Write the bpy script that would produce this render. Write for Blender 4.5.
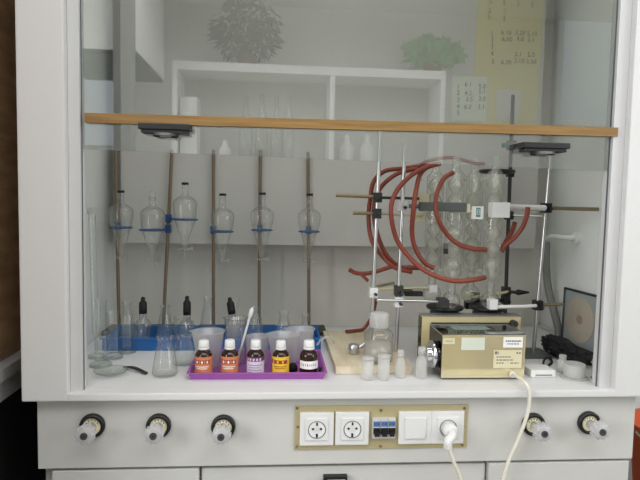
import bpy, math, random
import numpy as np
from mathutils import Vector, Matrix, noise
random.seed(7)
sc = bpy.context.scene
for o in list(bpy.data.objects):
    bpy.data.objects.remove(o)
COL = sc.collection
W = 0.90                       # height of the hood worktop above the floor

# ------------------------------------------------------------------ camera
YAW, PITCH, ROLL = 0.08035312, -0.06951001, 0.02052785
CAM = Vector((-0.18985, -1.28967, W + 0.44458))
FPX = 554.0
_fwd = Vector((math.sin(YAW)*math.cos(PITCH), math.cos(YAW)*math.cos(PITCH), math.sin(PITCH)))
_r0 = Vector((math.cos(YAW), -math.sin(YAW), 0)); _u0 = _r0.cross(_fwd)
_R = _r0*math.cos(ROLL) + _u0*math.sin(ROLL)
_U = _u0*math.cos(ROLL) - _r0*math.sin(ROLL)
cam = bpy.data.objects.new('camera', bpy.data.cameras.new('camera'))
COL.objects.link(cam)
m = Matrix((( _R.x, _U.x, -_fwd.x, CAM.x), (_R.y, _U.y, -_fwd.y, CAM.y), (_R.z, _U.z, -_fwd.z, CAM.z), (0, 0, 0, 1)))
cam.matrix_world = m
cam.data.sensor_width = 36.0
cam.data.lens = 36.0*FPX/640.0
cam.data.clip_start = 0.02
sc.camera = cam

# ------------------------------------------------------------------ world, light, exposure
wd = bpy.data.worlds.new('world'); sc.world = wd; wd.use_nodes = True
wd.node_tree.nodes['Background'].inputs[0].default_value = (0.75, 0.82, 0.95, 1)
wd.node_tree.nodes['Background'].inputs[1].default_value = 0.3
def area(name, loc, target, sx, sy, power, col):
    l = bpy.data.lights.new(name, 'AREA'); l.shape = 'RECTANGLE'; l.size = sx; l.size_y = sy
    l.energy = power; l.color = col
    o = bpy.data.objects.new(name, l); COL.objects.link(o); o.location = loc
    o.rotation_euler = (Vector(target)-Vector(loc)).to_track_quat('-Z', 'Y').to_euler()
    return o
area('window_daylight', (-2.5, -1.7, 1.7), (0.0, -0.6, 1.2), 2.0, 1.5, 98, (0.95, 0.96, 0.98))  # added fill light from the left, kept outside the sash reflection
area('ceiling_lamp_light', (0.3, -1.7, 2.95), (0.3, -1.5, 0), 3.0, 1.6, 68, (0.97, 0.97, 0.98))
area('side_window_daylight', (2.68, -1.5, 1.7), (0.2, -0.4, 1.1), 1.8, 1.4, 45, (0.95, 0.97, 1.0))  # added fill light from the right, brightens the bucket side
area('hood_lamp_light', (0.0, 0.30, W+1.28), (0.0, 0.34, 0), 1.1, 0.25, 6, (1.0, 0.97, 0.90))
vs = sc.view_settings
vs.view_transform = 'Standard'; vs.look = 'None'; vs.gamma = 1.0; vs.use_curve_mapping = False
vs.exposure = -0.30
sc.cycles.transparent_max_bounces = 48
sc.cycles.max_bounces = 10
sc.cycles.caustics_reflective = False
sc.cycles.caustics_refractive = False

# ------------------------------------------------------------------ pixel -> point
def ray(x, y):
    return _fwd*FPX + _R*(x-320.0) - _U*(y-240.0)
def U(x, y, Y):
    d = ray(x, y); return CAM + d*((Y-CAM.y)/d.y)
def F(x, y, z=0.0):
    d = ray(x, y); return CAM + d*((W+z-CAM.z)/d.z)
def UX(x, y, X):
    d = ray(x, y); return CAM + d*((X-CAM.x)/d.x)
def SC(Y):
    return (Y-CAM.y)/FPX*1.006

# ------------------------------------------------------------------ materials
def lin(c):
    return tuple((v/255.0/12.92 if v/255.0 <= 0.04045 else ((v/255.0+0.055)/1.055)**2.4) for v in c)
def nt(name):
    mt = bpy.data.materials.new(name); mt.use_nodes = True
    t = mt.node_tree; return mt, t.nodes, t.links, t.nodes['Principled BSDF']
def solid(name, c, rough=0.5, metal=0.0, var=0.06, scale=14.0, bump=0.0, spec=0.5):
    mt, n, l, b = nt(name)
    b.inputs['Roughness'].default_value = rough; b.inputs['Metallic'].default_value = metal
    b.inputs['Specular IOR Level'].default_value = spec
    tc = n.new('ShaderNodeTexCoord'); nz = n.new('ShaderNodeTexNoise'); nz.inputs['Scale'].default_value = scale
    nz.inputs['Detail'].default_value = 4
    l.new(tc.outputs['Object'], nz.inputs['Vector'])
    mx = n.new('ShaderNodeMix'); mx.data_type = 'RGBA'
    a = lin(c)
    mx.inputs[6].default_value = (*[v*(1-var) for v in a], 1); mx.inputs[7].default_value = (*[min(1, v*(1+var)) for v in a], 1)
    l.new(nz.outputs['Fac'], mx.inputs[0]); l.new(mx.outputs[2], b.inputs['Base Color'])
    if bump:
        bp = n.new('ShaderNodeBump'); bp.inputs['Strength'].default_value = bump; bp.inputs['Distance'].default_value = 0.002
        l.new(nz.outputs['Fac'], bp.inputs['Height']); l.new(bp.outputs['Normal'], b.inputs['Normal'])
    return mt
def wood(name, c1, c2, scale=(2, 40, 40), rough=0.5):
    mt, n, l, b = nt(name); b.inputs['Roughness'].default_value = rough
    tc = n.new('ShaderNodeTexCoord'); mp = n.new('ShaderNodeMapping'); mp.inputs['Scale'].default_value = scale
    nz = n.new('ShaderNodeTexNoise'); nz.inputs['Scale'].default_value = 3; nz.inputs['Detail'].default_value = 6
    l.new(tc.outputs['Object'], mp.inputs['Vector']); l.new(mp.outputs['Vector'], nz.inputs['Vector'])
    r = n.new('ShaderNodeValToRGB'); r.color_ramp.elements[0].position = 0.3; r.color_ramp.elements[1].position = 0.7
    r.color_ramp.elements[0].color = (*lin(c1), 1); r.color_ramp.elements[1].color = (*lin(c2), 1)
    l.new(nz.outputs['Fac'], r.inputs[0]); l.new(r.outputs[0], b.inputs['Base Color'])
    return mt
def thin_glass(name, centre, edge, refl=0.0, rough=0.02, power=3.0, frost=0.0, frost_col=(225, 225, 220)):
    """a thin clear wall: straight-through view, longer path (deeper tint) at grazing angles, mirror share by fresnel"""
    mt = bpy.data.materials.new(name); mt.use_nodes = True
    n, l = mt.node_tree.nodes, mt.node_tree.links; n.clear()
    out = n.new('ShaderNodeOutputMaterial')
    tr = n.new('ShaderNodeBsdfTransparent'); gl = n.new('ShaderNodeBsdfGlossy'); gl.inputs['Roughness'].default_value = rough
    lw = n.new('ShaderNodeLayerWeight'); lw.inputs['Blend'].default_value = 0.5
    pw = n.new('ShaderNodeMath'); pw.operation = 'POWER'; pw.inputs[1].default_value = power
    l.new(lw.outputs['Facing'], pw.inputs[0])
    mx = n.new('ShaderNodeMix'); mx.data_type = 'RGBA'
    mx.inputs[6].default_value = (*centre, 1); mx.inputs[7].default_value = (*edge, 1)
    l.new(pw.outputs[0], mx.inputs[0]); l.new(mx.outputs[2], tr.inputs[0])
    fr = n.new('ShaderNodeFresnel'); fr.inputs['IOR'].default_value = 1.45
    mn = n.new('ShaderNodeMath'); mn.operation = 'MINIMUM'; mn.inputs[1].default_value = 0.22
    ad = n.new('ShaderNodeMath'); ad.operation = 'ADD'; ad.inputs[1].default_value = refl; ad.use_clamp = True
    l.new(fr.outputs[0], mn.inputs[0]); l.new(mn.outputs[0], ad.inputs[0])
    ms = n.new('ShaderNodeMixShader'); l.new(ad.outputs[0], ms.inputs[0]); l.new(tr.outputs[0], ms.inputs[1]); l.new(gl.outputs[0], ms.inputs[2])
    last = ms
    if frost > 0:
        df = n.new('ShaderNodeBsdfDiffuse'); df.inputs[0].default_value = (*lin(frost_col), 1)
        tl = n.new('ShaderNodeBsdfTranslucent'); tl.inputs[0].default_value = (*lin(frost_col), 1)
        m1 = n.new('ShaderNodeMixShader'); m1.inputs[0].default_value = 0.5
        l.new(df.outputs[0], m1.inputs[1]); l.new(tl.outputs[0], m1.inputs[2])
        m2 = n.new('ShaderNodeMixShader'); m2.inputs[0].default_value = frost
        l.new(ms.outputs[0], m2.inputs[1]); l.new(m1.outputs[0], m2.inputs[2]); last = m2
    l.new(last.outputs[0], out.inputs[0])
    return mt

M = {}
M['frame'] = solid('white_enamel', (218, 218, 217), 0.45, var=0.02, scale=5)
M['worktop'] = solid('white_worktop', (222, 222, 222), 0.4, var=0.05, scale=8)
M['fascia'] = solid('grey_white_enamel', (204, 204, 199), 0.5, var=0.05, scale=9)
M['baffle'] = solid('baffle_laminate', (194, 193, 188), 0.55, var=0.03, scale=6)
M['back'] = solid('back_laminate', (222, 219, 210), 0.6, var=0.05, scale=7)
M['side'] = solid('side_laminate', (230, 233, 230), 0.55, var=0.03, scale=6)
M['track'] = solid('track_white', (205, 205, 205), 0.5, var=0.03)
M['track_dark'] = solid('track_dark_gasket', (86, 92, 96), 0.6)
M['black'] = solid('black_plastic', (24, 24, 26), 0.45)
M['black_rubber'] = solid('black_rubber', (18, 18, 19), 0.7)
M['dark_metal'] = solid('dark_metal', (62, 64, 62), 0.5, 0.5)
M['steel'] = solid('bright_steel', (200, 200, 200), 0.28, 0.9)
M['brown_rod'] = solid('tarnished_rod', (128, 112, 92), 0.45, 0.5, var=0.15, scale=30)
M['brass_rod'] = solid('brass_rod', (140, 128, 98), 0.4, 0.6, var=0.12, scale=30)
M['grey_clamp'] = solid('grey_clamp_enamel', (88, 94, 90), 0.5, 0.2)
M['cream'] = solid('cream_plastic', (212, 204, 170), 0.5)
M['white_plastic'] = solid('white_plastic', (226, 226, 224), 0.4, var=0.02)
M['rubber_hose'] = solid('red_rubber_hose', (132, 62, 46), 0.6, var=0.12, scale=40)
M['blue_ring'] = solid('blue_enamel', (38, 74, 124), 0.45)
M['blue_tray'] = solid('blue_plastic', (34, 92, 160), 0.5)
M['purple'] = solid('purple_plastic', (158, 86, 166), 0.55)
M['amber'] = solid('amber_glass', (44, 22, 14), 0.12)
M['orange_label'] = solid('orange_label', (204, 124, 80), 0.6)
M['red_label'] = solid('dark_red_label', (140, 50, 40), 0.6)
M['lilac_label'] = solid('lilac_label', (206, 196, 214), 0.6)
M['plum_label'] = solid('plum_label', (110, 50, 100), 0.6)
M['yellow_label'] = solid('yellow_label', (232, 190, 40), 0.6)
M['paper'] = solid('white_paper', (232, 232, 228), 0.7, var=0.02)
M['pale_paper'] = solid('pale_green_paper', (206, 212, 196), 0.8, var=0.03)
M['yellow_paper'] = solid('yellow_paper', (206, 199, 152), 0.8, var=0.04)
M['ink'] = solid('black_ink', (35, 35, 40), 0.7)
M['grey_ink'] = solid('grey_print', (110, 110, 112), 0.7)
M['teal'] = solid('teal_print', (60, 120, 124), 0.6)
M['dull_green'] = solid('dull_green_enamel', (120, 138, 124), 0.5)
M['blue_print'] = solid('blue_print', (84, 116, 170), 0.6)
M['beige_plate'] = solid('beige_plate', (186, 174, 134), 0.5, 0.15, var=0.08)
M['screw'] = solid('screw_metal', (110, 102, 70), 0.4, 0.6)
M['wood'] = wood('varnished_pine', (122, 90, 44), (154, 120, 66))
M['board'] = wood('pale_board', (206, 192, 162), (224, 214, 190), (20, 2, 20), 0.65)
M['box_beige'] = solid('beige_enamel', (196, 184, 140), 0.45, var=0.05)
M['mirror_steel'] = solid('polished_steel', (226, 214, 174), 0.12, 0.62, var=0.14, scale=13)
M['lid_steel'] = solid('mirror_lid', (170, 172, 168), 0.06, 1.0, var=0.01)
M['dark_steel'] = solid('dark_polished_steel', (70, 70, 70), 0.06, 1.0)
M['chrome'] = solid('chrome', (220, 220, 225), 0.1, 1.0, var=0.01)
M['cable_white'] = solid('white_cable', (226, 222, 208), 0.5)
M['cloth'] = solid('black_cloth', (24, 24, 26), 0.9, bump=0.4)
M['grey_hose'] = solid('grey_hose', (128, 130, 126), 0.6)
M['plate_grey'] = solid('grey_plate', (150, 158, 158), 0.5)
M['plate_pink'] = solid('pinkish_disc', (174, 164, 148), 0.7, var=0.12, scale=25)
M['plate_core'] = solid('brownish_disc_core', (150, 128, 116), 0.7)
M['wall'] = solid('room_paint', (226, 226, 222), 0.8, var=0.03, scale=3)
M['ceil'] = solid('ceiling_paint', (228, 228, 226), 0.8, var=0.02)
M['floor'] = solid('grey_linoleum', (120, 116, 108), 0.6, var=0.1, scale=10)
M['brown_wood'] = wood('dark_brown_wood', (136, 110, 82), (170, 140, 106), (3, 3, 12))
M['bench_grey'] = solid('bench_edge_grey', (150, 150, 150), 0.5)
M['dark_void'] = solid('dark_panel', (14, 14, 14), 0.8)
M['shelf_white'] = solid('shelf_white', (236, 236, 234), 0.6, var=0.02)
M['leaf'] = solid('green_leaf', (98, 176, 84), 0.6, var=0.2)
M['leaf_dark'] = solid('dark_green_leaf', (50, 66, 46), 0.6, var=0.2)
M['pot'] = solid('brown_pot', (96, 74, 62), 0.7)
M['orange'] = solid('orange_plastic', (206, 92, 48), 0.5)
M['glass'] = thin_glass('clear_glass', (0.975, 0.98, 0.97), (0.64, 0.65, 0.61), 0.025, 0.08, 3.0, 0.04, (246, 246, 238))
M['glass_green'] = thin_glass('greenish_glass', (0.97, 0.98, 0.97), (0.58, 0.64, 0.60), 0.03, 0.08, 3.0, 0.05, (246, 248, 242))
M['glass_milky'] = thin_glass('wet_glass', (0.975, 0.98, 0.965), (0.74, 0.75, 0.71), 0.03, 0.08, 3.0, 0.11, (252, 252, 244))
M['glass_bulb'] = thin_glass('wet_bulb_glass', (0.97, 0.975, 0.96), (0.50, 0.51, 0.46), 0.09, 0.14, 2.4, 0.18, (252, 252, 240))
M['blue_clear'] = thin_glass('translucent_blue_plastic', (0.80, 0.89, 0.96), (0.68, 0.80, 0.92), 0.0, 0.15, 2.0, 0.45, (76, 158, 230))
M['sash_glass'] = thin_glass('sash_glass', (0.92, 0.94, 0.93), (0.7, 0.8, 0.75), 0.175, 0.0, 3.0)
M['frosted'] = thin_glass('frosted_plastic', (0.95, 0.95, 0.95), (0.85, 0.85, 0.85), 0.02, 0.2, 2.0, 0.30, (252, 252, 250))
M['frosted_dense'] = thin_glass('milky_plastic', (0.95, 0.95, 0.95), (0.85, 0.85, 0.85), 0.02, 0.2, 2.0, 0.5, (250, 250, 248))
M['knob_clear'] = thin_glass('clear_knob', (0.95, 0.95, 0.95), (0.88, 0.88, 0.88), 0.03, 0.1, 2, 0.55, (246, 246, 248))

# ------------------------------------------------------------------ mesh builder
class MB:
    def __init__(s): s.v = []; s.f = []; s.mi = []; s.sm = []
    def add(s, vs_, fs, mi=0, smooth=False):
        b = len(s.v); s.v += [Vector(p) for p in vs_]
        for f in fs: s.f.append([b+i for i in f]); s.mi.append(mi); s.sm.append(smooth)
        return s
    def box(s, lo, hi, mi=0, bevel=0.0):
        x0, y0, z0 = lo; x1, y1, z1 = hi
        if bevel <= 0:
            v = [(x0,y0,z0),(x1,y0,z0),(x1,y1,z0),(x0,y1,z0),(x0,y0,z1),(x1,y0,z1),(x1,y1,z1),(x0,y1,z1)]
            return s.add(v, [(0,3,2,1),(4,5,6,7),(0,1,5,4),(1,2,6,5),(2,3,7,6),(3,0,4,7)], mi)
        import bmesh
        bm = bmesh.new(); bmesh.ops.create_cube(bm, size=1)
        for p in bm.verts: p.co = Vector(((x0+x1)/2+p.co.x*(x1-x0), (y0+y1)/2+p.co.y*(y1-y0), (z0+z1)/2+p.co.z*(z1-z0)))
        bmesh.ops.bevel(bm, geom=bm.edges[:], offset=bevel, segments=2, affect='EDGES', profile=0.7)
        bm.verts.index_update()
        s.add([p.co.copy() for p in bm.verts], [[q.index for q in f.verts] for f in bm.faces], mi)
        bm.free(); return s
    def hexa(s, bottom, top, mi=0):
        return s.add(list(bottom)+list(top), [(0,3,2,1),(4,5,6,7),(0,1,5,4),(1,2,6,5),(2,3,7,6),(3,0,4,7)], mi)
    def tube(s, pts, r, n=10, mi=0, cap=True, rr=None):
        pts = [Vector(p) for p in pts]; k = len(pts); rings = []
        t0 = (pts[1]-pts[0]).normalized()
        ref = Vector((0, 0, 1)) if abs(t0.z) < 0.9 else Vector((1, 0, 0))
        nx = t0.cross(ref).normalized()
        vs_, fs = [], []
        for i, p in enumerate(pts):
            t = (pts[min(i+1, k-1)]-pts[max(i-1, 0)]).normalized()
            nx = (nx - t*nx.dot(t)).normalized(); ny = t.cross(nx)
            rad = rr[i] if rr else r
            for j in range(n):
                a = 2*math.pi*j/n; vs_.append(p + (nx*math.cos(a)+ny*math.sin(a))*rad)
        for i in range(k-1):
            for j in range(n):
                a = i*n+j; b = i*n+(j+1) % n; fs.append((a, b, b+n, a+n))
        s.add(vs_, fs, mi, True)
        if cap:
            s.add(vs_[:n], [list(range(n))[::-1]], mi); s.add(vs_[-n:], [list(range(n))], mi)
        return s
    def lathe(s, prof, base, axis=(0, 0, 1), n=28, mi=0, arc=None):
        base = Vector(base); ax = Vector(axis).normalized()
        ref = Vector((0, -1, 0)) if abs(ax.y) < 0.9 else Vector((0, 0, 1))
        ex = (ref-ax*ref.dot(ax)).normalized(); ey = ax.cross(ex)
        a0, a1 = arc if arc else (0, 2*math.pi); closed = arc is None
        cols = n if closed else n+1
        vs_, fs = [], []
        for r, h in prof:
            for j in range(cols):
                a = a0+(a1-a0)*j/n; vs_.append(base+ax*h+(ex*math.cos(a)+ey*math.sin(a))*r)
        for i in range(len(prof)-1):
            for j in range(n):
                a = i*cols+j; b = i*cols+(j+1) % cols if closed else a+1
                fs.append((a, b, b+cols, a+cols))
        return s.add(vs_, fs, mi, True)
    def cyl(s, base, r, h, axis=(0, 0, 1), n=24, mi=0, ch=0.0):
        c = min(ch, r*0.5, h*0.4)
        pr = [(0.0001, 0), (r-c, 0)] + ([(r, c), (r, h-c)] if c else [(r, 0), (r, h)][1:] ) + [(r-c, h), (0.0001, h)]
        if not c: pr = [(0.0001, 0), (r, 0), (r, 0), (r, h), (r, h), (0.0001, h)]
        return s.lathe(pr, base, axis, n, mi)
    def torus(s, c, R, r, axis=(0, 0, 1), n=32, k=8, mi=0):
        prof = [(R+r*math.cos(2*math.pi*i/k), r*math.sin(2*math.pi*i/k)) for i in range(k+1)]
        return s.lathe(prof, c, axis, n, mi)
    def build(s, name, mats, parent=None, origin=None):
        me = bpy.data.meshes.new(name)
        if origin is None:
            if parent is not None: origin = parent['_o']
            else:
                xs = [v.x for v in s.v]; ys = [v.y for v in s.v]; zs = [v.z for v in s.v]
                origin = ((min(xs)+max(xs))/2, (min(ys)+max(ys))/2, min(zs))
        og = Vector(origin)
        me.from_pydata([v-og for v in s.v], [], s.f); me.update()
        if not isinstance(mats, (list, tuple)): mats = [mats]
        for q in mats: me.materials.append(M[q] if isinstance(q, str) else q)
        for p, mi, sm in zip(me.polygons, s.mi, s.sm): p.material_index = mi; p.use_smooth = sm
        o = bpy.data.objects.new(name, me); COL.objects.link(o)
        o['_o'] = tuple(og)
        if parent is not None: o.parent = parent; o.location = og-Vector(parent['_o'])
        else: o.location = og
        return o
def tag(o, label=None, cat=None, group=None, kind=None):
    if label: o['label'] = label
    if cat: o['category'] = cat
    if group: o['group'] = group
    if kind: o['kind'] = kind
    return o
def thing(name, label, cat, loc, group=None):
    e = bpy.data.objects.new(name, None); COL.objects.link(e); e.location = loc; e['_o'] = tuple(loc); e.empty_display_size = 0.03
    return tag(e, label, cat, group)
def struct(name, mb, mat):
    return tag(mb.build(name, mat), kind='structure')
def spline(pts, n=10):
    P = [Vector(p) for p in pts]; P = [P[0]*2-P[1]]+P+[P[-1]*2-P[-2]]; out = []
    for i in range(1, len(P)-2):
        for k in range(n):
            t = k/n; a, b, c, d = P[i-1], P[i], P[i+1], P[i+2]
            out.append(0.5*((2*b)+(c-a)*t+(2*a-5*b+4*c-d)*t*t+(3*b-a-3*c+d)*t**3))
    out.append(P[-2]); return out
_GLY = {}
def glyphs(mb, body, loc, size, mi=0):
    """letters as real thin geometry facing the front (-Y), added to a mesh builder"""
    if body not in _GLY:
        cu = bpy.data.curves.new('lettering', 'FONT'); cu.body = body; cu.size = 1.0; cu.align_x = 'CENTER'; cu.align_y = 'CENTER'
        ob = bpy.data.objects.new('lettering', cu); COL.objects.link(ob)
        me = bpy.data.meshes.new_from_object(ob.evaluated_get(bpy.context.evaluated_depsgraph_get()))
        _GLY[body] = ([v.co.copy() for v in me.vertices], [list(p.vertices) for p in me.polygons])
        bpy.data.objects.remove(ob); bpy.data.curves.remove(cu); bpy.data.meshes.remove(me)
    vv, ff = _GLY[body]
    mb.add([V((loc[0]+v.x*size, loc[1], loc[2]+v.y*size)) for v in vv], ff, mi)
V = Vector

# ================================================================== the room
RX0, RX1, RY0, RY1, RH = -2.6, 2.8, -3.6, 0.80, 3.0
struct('floor', MB().box((RX0, RY0, -0.05), (RX1, RY1, 0)), 'floor')
struct('ceiling', MB().box((RX0, RY0, RH), (RX1, RY1, RH+0.05)), 'ceil')
struct('wall_front', MB().box((RX0, RY1, 0), (RX1, RY1+0.05, RH)), 'wall')
struct('wall_back', MB().box((RX0, RY0-0.05, 0), (RX1, RY0, RH)), 'wall')
struct('wall_left', MB().box((RX0-0.05, RY0, 0), (RX0, RY1, RH)), 'wall')
struct('wall_right', MB().box((RX1, RY0, 0), (RX1+0.05, RY1, RH)), 'wall')

# ================================================================== fume hood
hood = thing('fume_hood', 'large white enamel fume hood with a half-raised glass sash over lab glassware', 'fume hood', (0, 0, 0))
FXL, FXR = -0.751, 0.80          # outer frame
IXL, IXR = -0.745, 0.788          # interior side walls
OXL, OXR = -0.625, 0.607          # clear opening between the tracks
HT = W+1.30
fr = MB()
fr.box((FXL, -0.03, W-0.0165), (-0.651, 0.02, HT), bevel=0.004)
fr.box((0.640, -0.03, W-0.0165), (FXR, 0.02, HT), bevel=0.004)
fr.box((-0.653, -0.03, W-0.0165), (0.642, 0.02, W+0.001), bevel=0.004)
fr.box((-0.653, -0.03, HT-0.12), (0.642, 0.02, HT), bevel=0.004)
frame = fr.build('frame', 'frame', hood)
for (a, b) in ((-0.6505, OXL), (0.6103, 0.6395)):
    t = MB(); t.box((a, -0.012, W+0.001), (b, 0.02, HT-0.12), 0, 0.001)
    t.build('track', 'track', frame)
g = MB(); g.box((OXL, -0.003, W+0.001), (OXL+0.0018, -0.0003, HT-0.12)); g.build('gasket', 'track_dark', frame)
g = MB(); g.box((0.6075, -0.003, W+0.001), (0.6100, -0.0003, HT-0.12)); g.build('gasket', 'track_dark', frame)
MB().box((IXL-0.01, 0.0505, W-0.03), (IXR+0.01, 0.67, W)).box((IXL-0.01, 0.0205, W-0.0160), (IXR+0.01, 0.0505, W)).build('worktop', 'worktop', hood)
MB().box((IXL-0.012, 0.0205, W), (IXL, 0.67, HT)).build('side_panel', 'side', hood)
MB().box((IXR, 0.0205, W), (IXR+0.012, 0.67, HT)).build('side_panel', 'side', hood)
bk = MB().box((IXL, 0.66, W), (IXR, 0.67, HT))
bk.build('back_panel', 'back', hood)
MB().box((-0.690, 0.55, W+0.297), (0.702, 0.562, HT-0.02), bevel=0.002).build('baffle', 'baffle', hood)
MB().box((IXL, 0.0205, HT-0.02), (IXR, 0.66, HT)).build('top_panel', 'side', hood)
sk = MB().box((IXR-0.012, 0.10, W), (IXR, 0.66, W+0.012)); sk.build('skirting', 'track', hood)
# base cabinet
MB().box((-0.730, 0.0, W-0.187), (0.716, 0.05, W-0.017), bevel=0.002).build('fascia', 'fascia', hood)
MB().box((-0.725, 0.03, 0.0), (0.714, 0.66, W-0.188)).build('cabinet_body', 'fascia', hood)
def px_box(mb, x0, y0, x1, y1, Y0, Y1, mi=0, bev=0.0):
    a = U(x0, y1, Y0); b = U(x1, y0, Y0); c = U(x0, y0, Y0); d = U(x1, y1, Y0)
    return mb.box((min(a.x, c.x), Y0, min(a.z, d.z)), (max(b.x, d.x), Y1, max(b.z, c.z)), mi, bev)
dz = W-0.194
for (x0, x1) in ((-0.700, -0.363), (0.345, 0.710)):
    MB().box((x0, 0.002, 0.10), (x1, 0.0295, dz), bevel=0.003).build('cabinet_door', 'fascia', hood)
dr = MB().box((-0.358, 0.012, W-0.36), (0.340, 0.0295, dz-0.004), bevel=0.003).build('drawer', 'fascia', hood)
h = MB(); q = U(335, 474.5, 0.01)
h.box((q.x-0.029, -0.004, q.z-0.04), (q.x+0.029, 0.012, q.z+0.001), 0, 0.001)
h.box((q.x-0.020, -0.006, q.z-0.04), (q.x+0.024, -0.0035, q.z-0.006), 1)
h.build('handle', ['black', 'white_plastic'], dr)

# sash
sash_z0l = U(82, 149, 0).z; sash_z0r = U(603, 171, 0).z
sash = MB()
sash.hexa([(OXL+0.003, 0.0, sash_z0l), (0.607, 0.0, sash_z0r), (0.607, 0.006, sash_z0r), (OXL+0.003, 0.006, sash_z0l)],
          [(OXL+0.003, 0.0, HT-0.12), (0.607, 0.0, HT-0.12), (0.607, 0.006, HT-0.12), (OXL+0.003, 0.006, HT-0.12)])
sash = sash.build('sash', 'sash_glass', hood)
a, b = U(85, 117.8, -0.012), U(617, 132.2, -0.012)
wr = MB(); hh = 0.0105
wr.hexa([(a.x, -0.016, a.z-hh), (b.x, -0.016, b.z-hh), (b.x, -0.0005, b.z-hh), (a.x, -0.0005, a.z-hh)],
        [(a.x, -0.016, a.z+hh), (b.x, -0.016, b.z+hh), (b.x, -0.0005, b.z+hh), (a.x, -0.0005, a.z+hh)])
wr.build('wooden_rail', 'wood', sash)
for (px, py) in ((165.5, 130), (543, 148.5)):
    c = U(px, py, -0.02); hm = MB()
    hm.box((c.x-0.056, -0.04, c.z-0.001), (c.x+0.056, -0.0005, c.z+0.012), 0, 0.002)
    hm.box((c.x-0.050, -0.036, c.z-0.009), (c.x+0.050, -0.0005, c.z-0.0012), 0, 0.002)
    hm.cyl((c.x, -0.018, c.z-0.0145), 0.028, 0.006, n=28, mi=1)
    hm.build('handle', ['black', 'steel'], sash)

# gas valves on the fascia
for (px, py) in ((93, 425), (159, 425), (223.5, 426), (532.5, 423.6), (588, 422)):
    c = U(px, py, 0.0)
    cm = MB(); cm.lathe([(0.0205, 0), (0.0285, 0), (0.0285, 0.008), (0.026, 0.011), (0.0205, 0.011), (0.0205, 0)], (c.x, -0.0002, c.z), (0, -1, 0))
    collar = cm.build('gas_valve', 'black', hood)
    d = MB(); d.cyl((c.x, -0.0004, c.z), 0.0200, 0.007, (0, -1, 0)); 
    for k in range(5):
        an = math.radians(150-30*k); d.box((c.x+0.014*math.cos(an)-0.0012, -0.0078, c.z+0.014*math.sin(an)-0.002), (c.x+0.014*math.cos(an)+0.0012, -0.0074, c.z+0.014*math.sin(an)+0.002), 1)
    d.build('dial', ['cream', 'grey_ink'], collar)
    k = MB(); k.lathe([(0.0001, 0), (0.010, 0), (0.010, 0.022), (0.012, 0.026), (0.0185, 0.030), (0.020, 0.036), (0.0195, 0.050), (0.017, 0.054), (0.0001, 0.054)], (c.x, -0.0078, c.z), (0, -1, 0))
    for q in range(10):
        an = 2*math.pi*q/10; ca, sa = math.cos(an), math.sin(an)
        k.tube([(c.x+0.0195*ca, -0.0385, c.z+0.0195*sa), (c.x+0.0195*ca, -0.060, c.z+0.0195*sa)], 0.0026, 6)
    kn = k.build('knob', 'knob_clear', collar)
    e = MB(); e.cyl((c.x, -0.062, c.z), 0.0082, 0.0028, (0, -1, 0), n=20); e.build('knob_cap', 'black', collar)

# ================================================================== power panel
pp = thing('power_panel', 'beige socket panel with sockets, breakers and a switch on the fume hood front', 'power panel', (0.074, 0, W-0.15))
def PX(px): return -0.138+(px-295)*(0.4225/172)
ZC = W-0.0955
MB().box((-0.138, -0.004, W-0.149), (0.2845, -0.0003, W-0.042), bevel=0.001).build('plate', 'beige_plate', pp)
sw = 0.0405
def face(px0, px1):
    c = (PX(px0)+PX(px1))/2; return c
def socket(cx):
    s = MB(); s.box((cx-sw, -0.012, ZC-sw), (cx+sw, -0.0042, ZC+sw), 0, 0.003)
    o = s.build('socket', 'white_plastic', pp)
    i = MB(); i.box((cx-0.0265, -0.0150, ZC-0.0265), (cx+0.0265, -0.0121, ZC+0.0265), 0, 0.001)
    i.lathe([(0.0200, 0.0), (0.0212, 0.0005), (0.0212, 0.0012), (0.0195, 0.0012)], (cx, -0.0150, ZC), (0, -1, 0), 32, 1)
    i.cyl((cx, -0.0148, ZC), 0.0195, 0.0006, (0, -1, 0), 32, 2)
    i.build('insert', ['white_plastic', 'grey_ink', 'track'], o)
    return o
def holes(o, cx):
    i = MB()
    for dx in (-0.0095, 0.0095): i.cyl((cx+dx, -0.0157, ZC+0.002), 0.0030, 0.0004, (0, -1, 0), 14)
    i.box((cx-0.0025, -0.0161, ZC-0.0185), (cx+0.0025, -0.0157, ZC-0.0095)); i.box((cx-0.0022, -0.0161, ZC+0.010), (cx+0.0022, -0.0157, ZC+0.0175))
    i.build('pin_hole', 'ink', o)
for (a, b) in ((300, 333), (334.5, 367.5)):
    cx = face(a, b); holes(socket(cx), cx)
cx4 = face(430, 462); socket(cx4)
bm_ = MB(); c = face(370.6, 394); bm_.box((c-0.0285, -0.010, ZC-0.025), (c+0.0285, -0.0042, ZC+0.025), 1, 0.001)
bm_.build('breaker_surround', ['white_plastic', 'track'], pp)
for k in (-1, 0, 1):
    x = c+k*0.0182; b3 = MB(); b3.box((x-0.0086, -0.016, ZC-0.0235), (x+0.0086, -0.0101, ZC+0.0235), 0, 0.0008)
    br = b3.build('breaker', 'fascia', pp)
    MB().box((x-0.0080, -0.0166, ZC+0.006), (x+0.0080, -0.0161, ZC+0.019)).build('label_strip', 'blue_print', br)
    tx_ = MB(); glyphs(tx_, 'C16', (x, -0.0168, ZC+0.0125), 0.008); tx_.build('lettering', 'ink', br)
    tg = MB(); tg.box((x-0.0084, -0.0172, ZC-0.012), (x+0.0084, -0.0161, ZC+0.003), 0)
    tg.box((x-0.0058, -0.024, ZC-0.016), (x+0.0058, -0.0173, ZC-0.004), 0, 0.001); tg.build('toggle', 'black', br)
c = face(397, 429.5); s = MB(); s.box((c-sw, -0.012, ZC-sw), (c+sw, -0.0042, ZC+sw), 0, 0.003); o = s.build('light_switch', 'white_plastic', pp)
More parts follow.
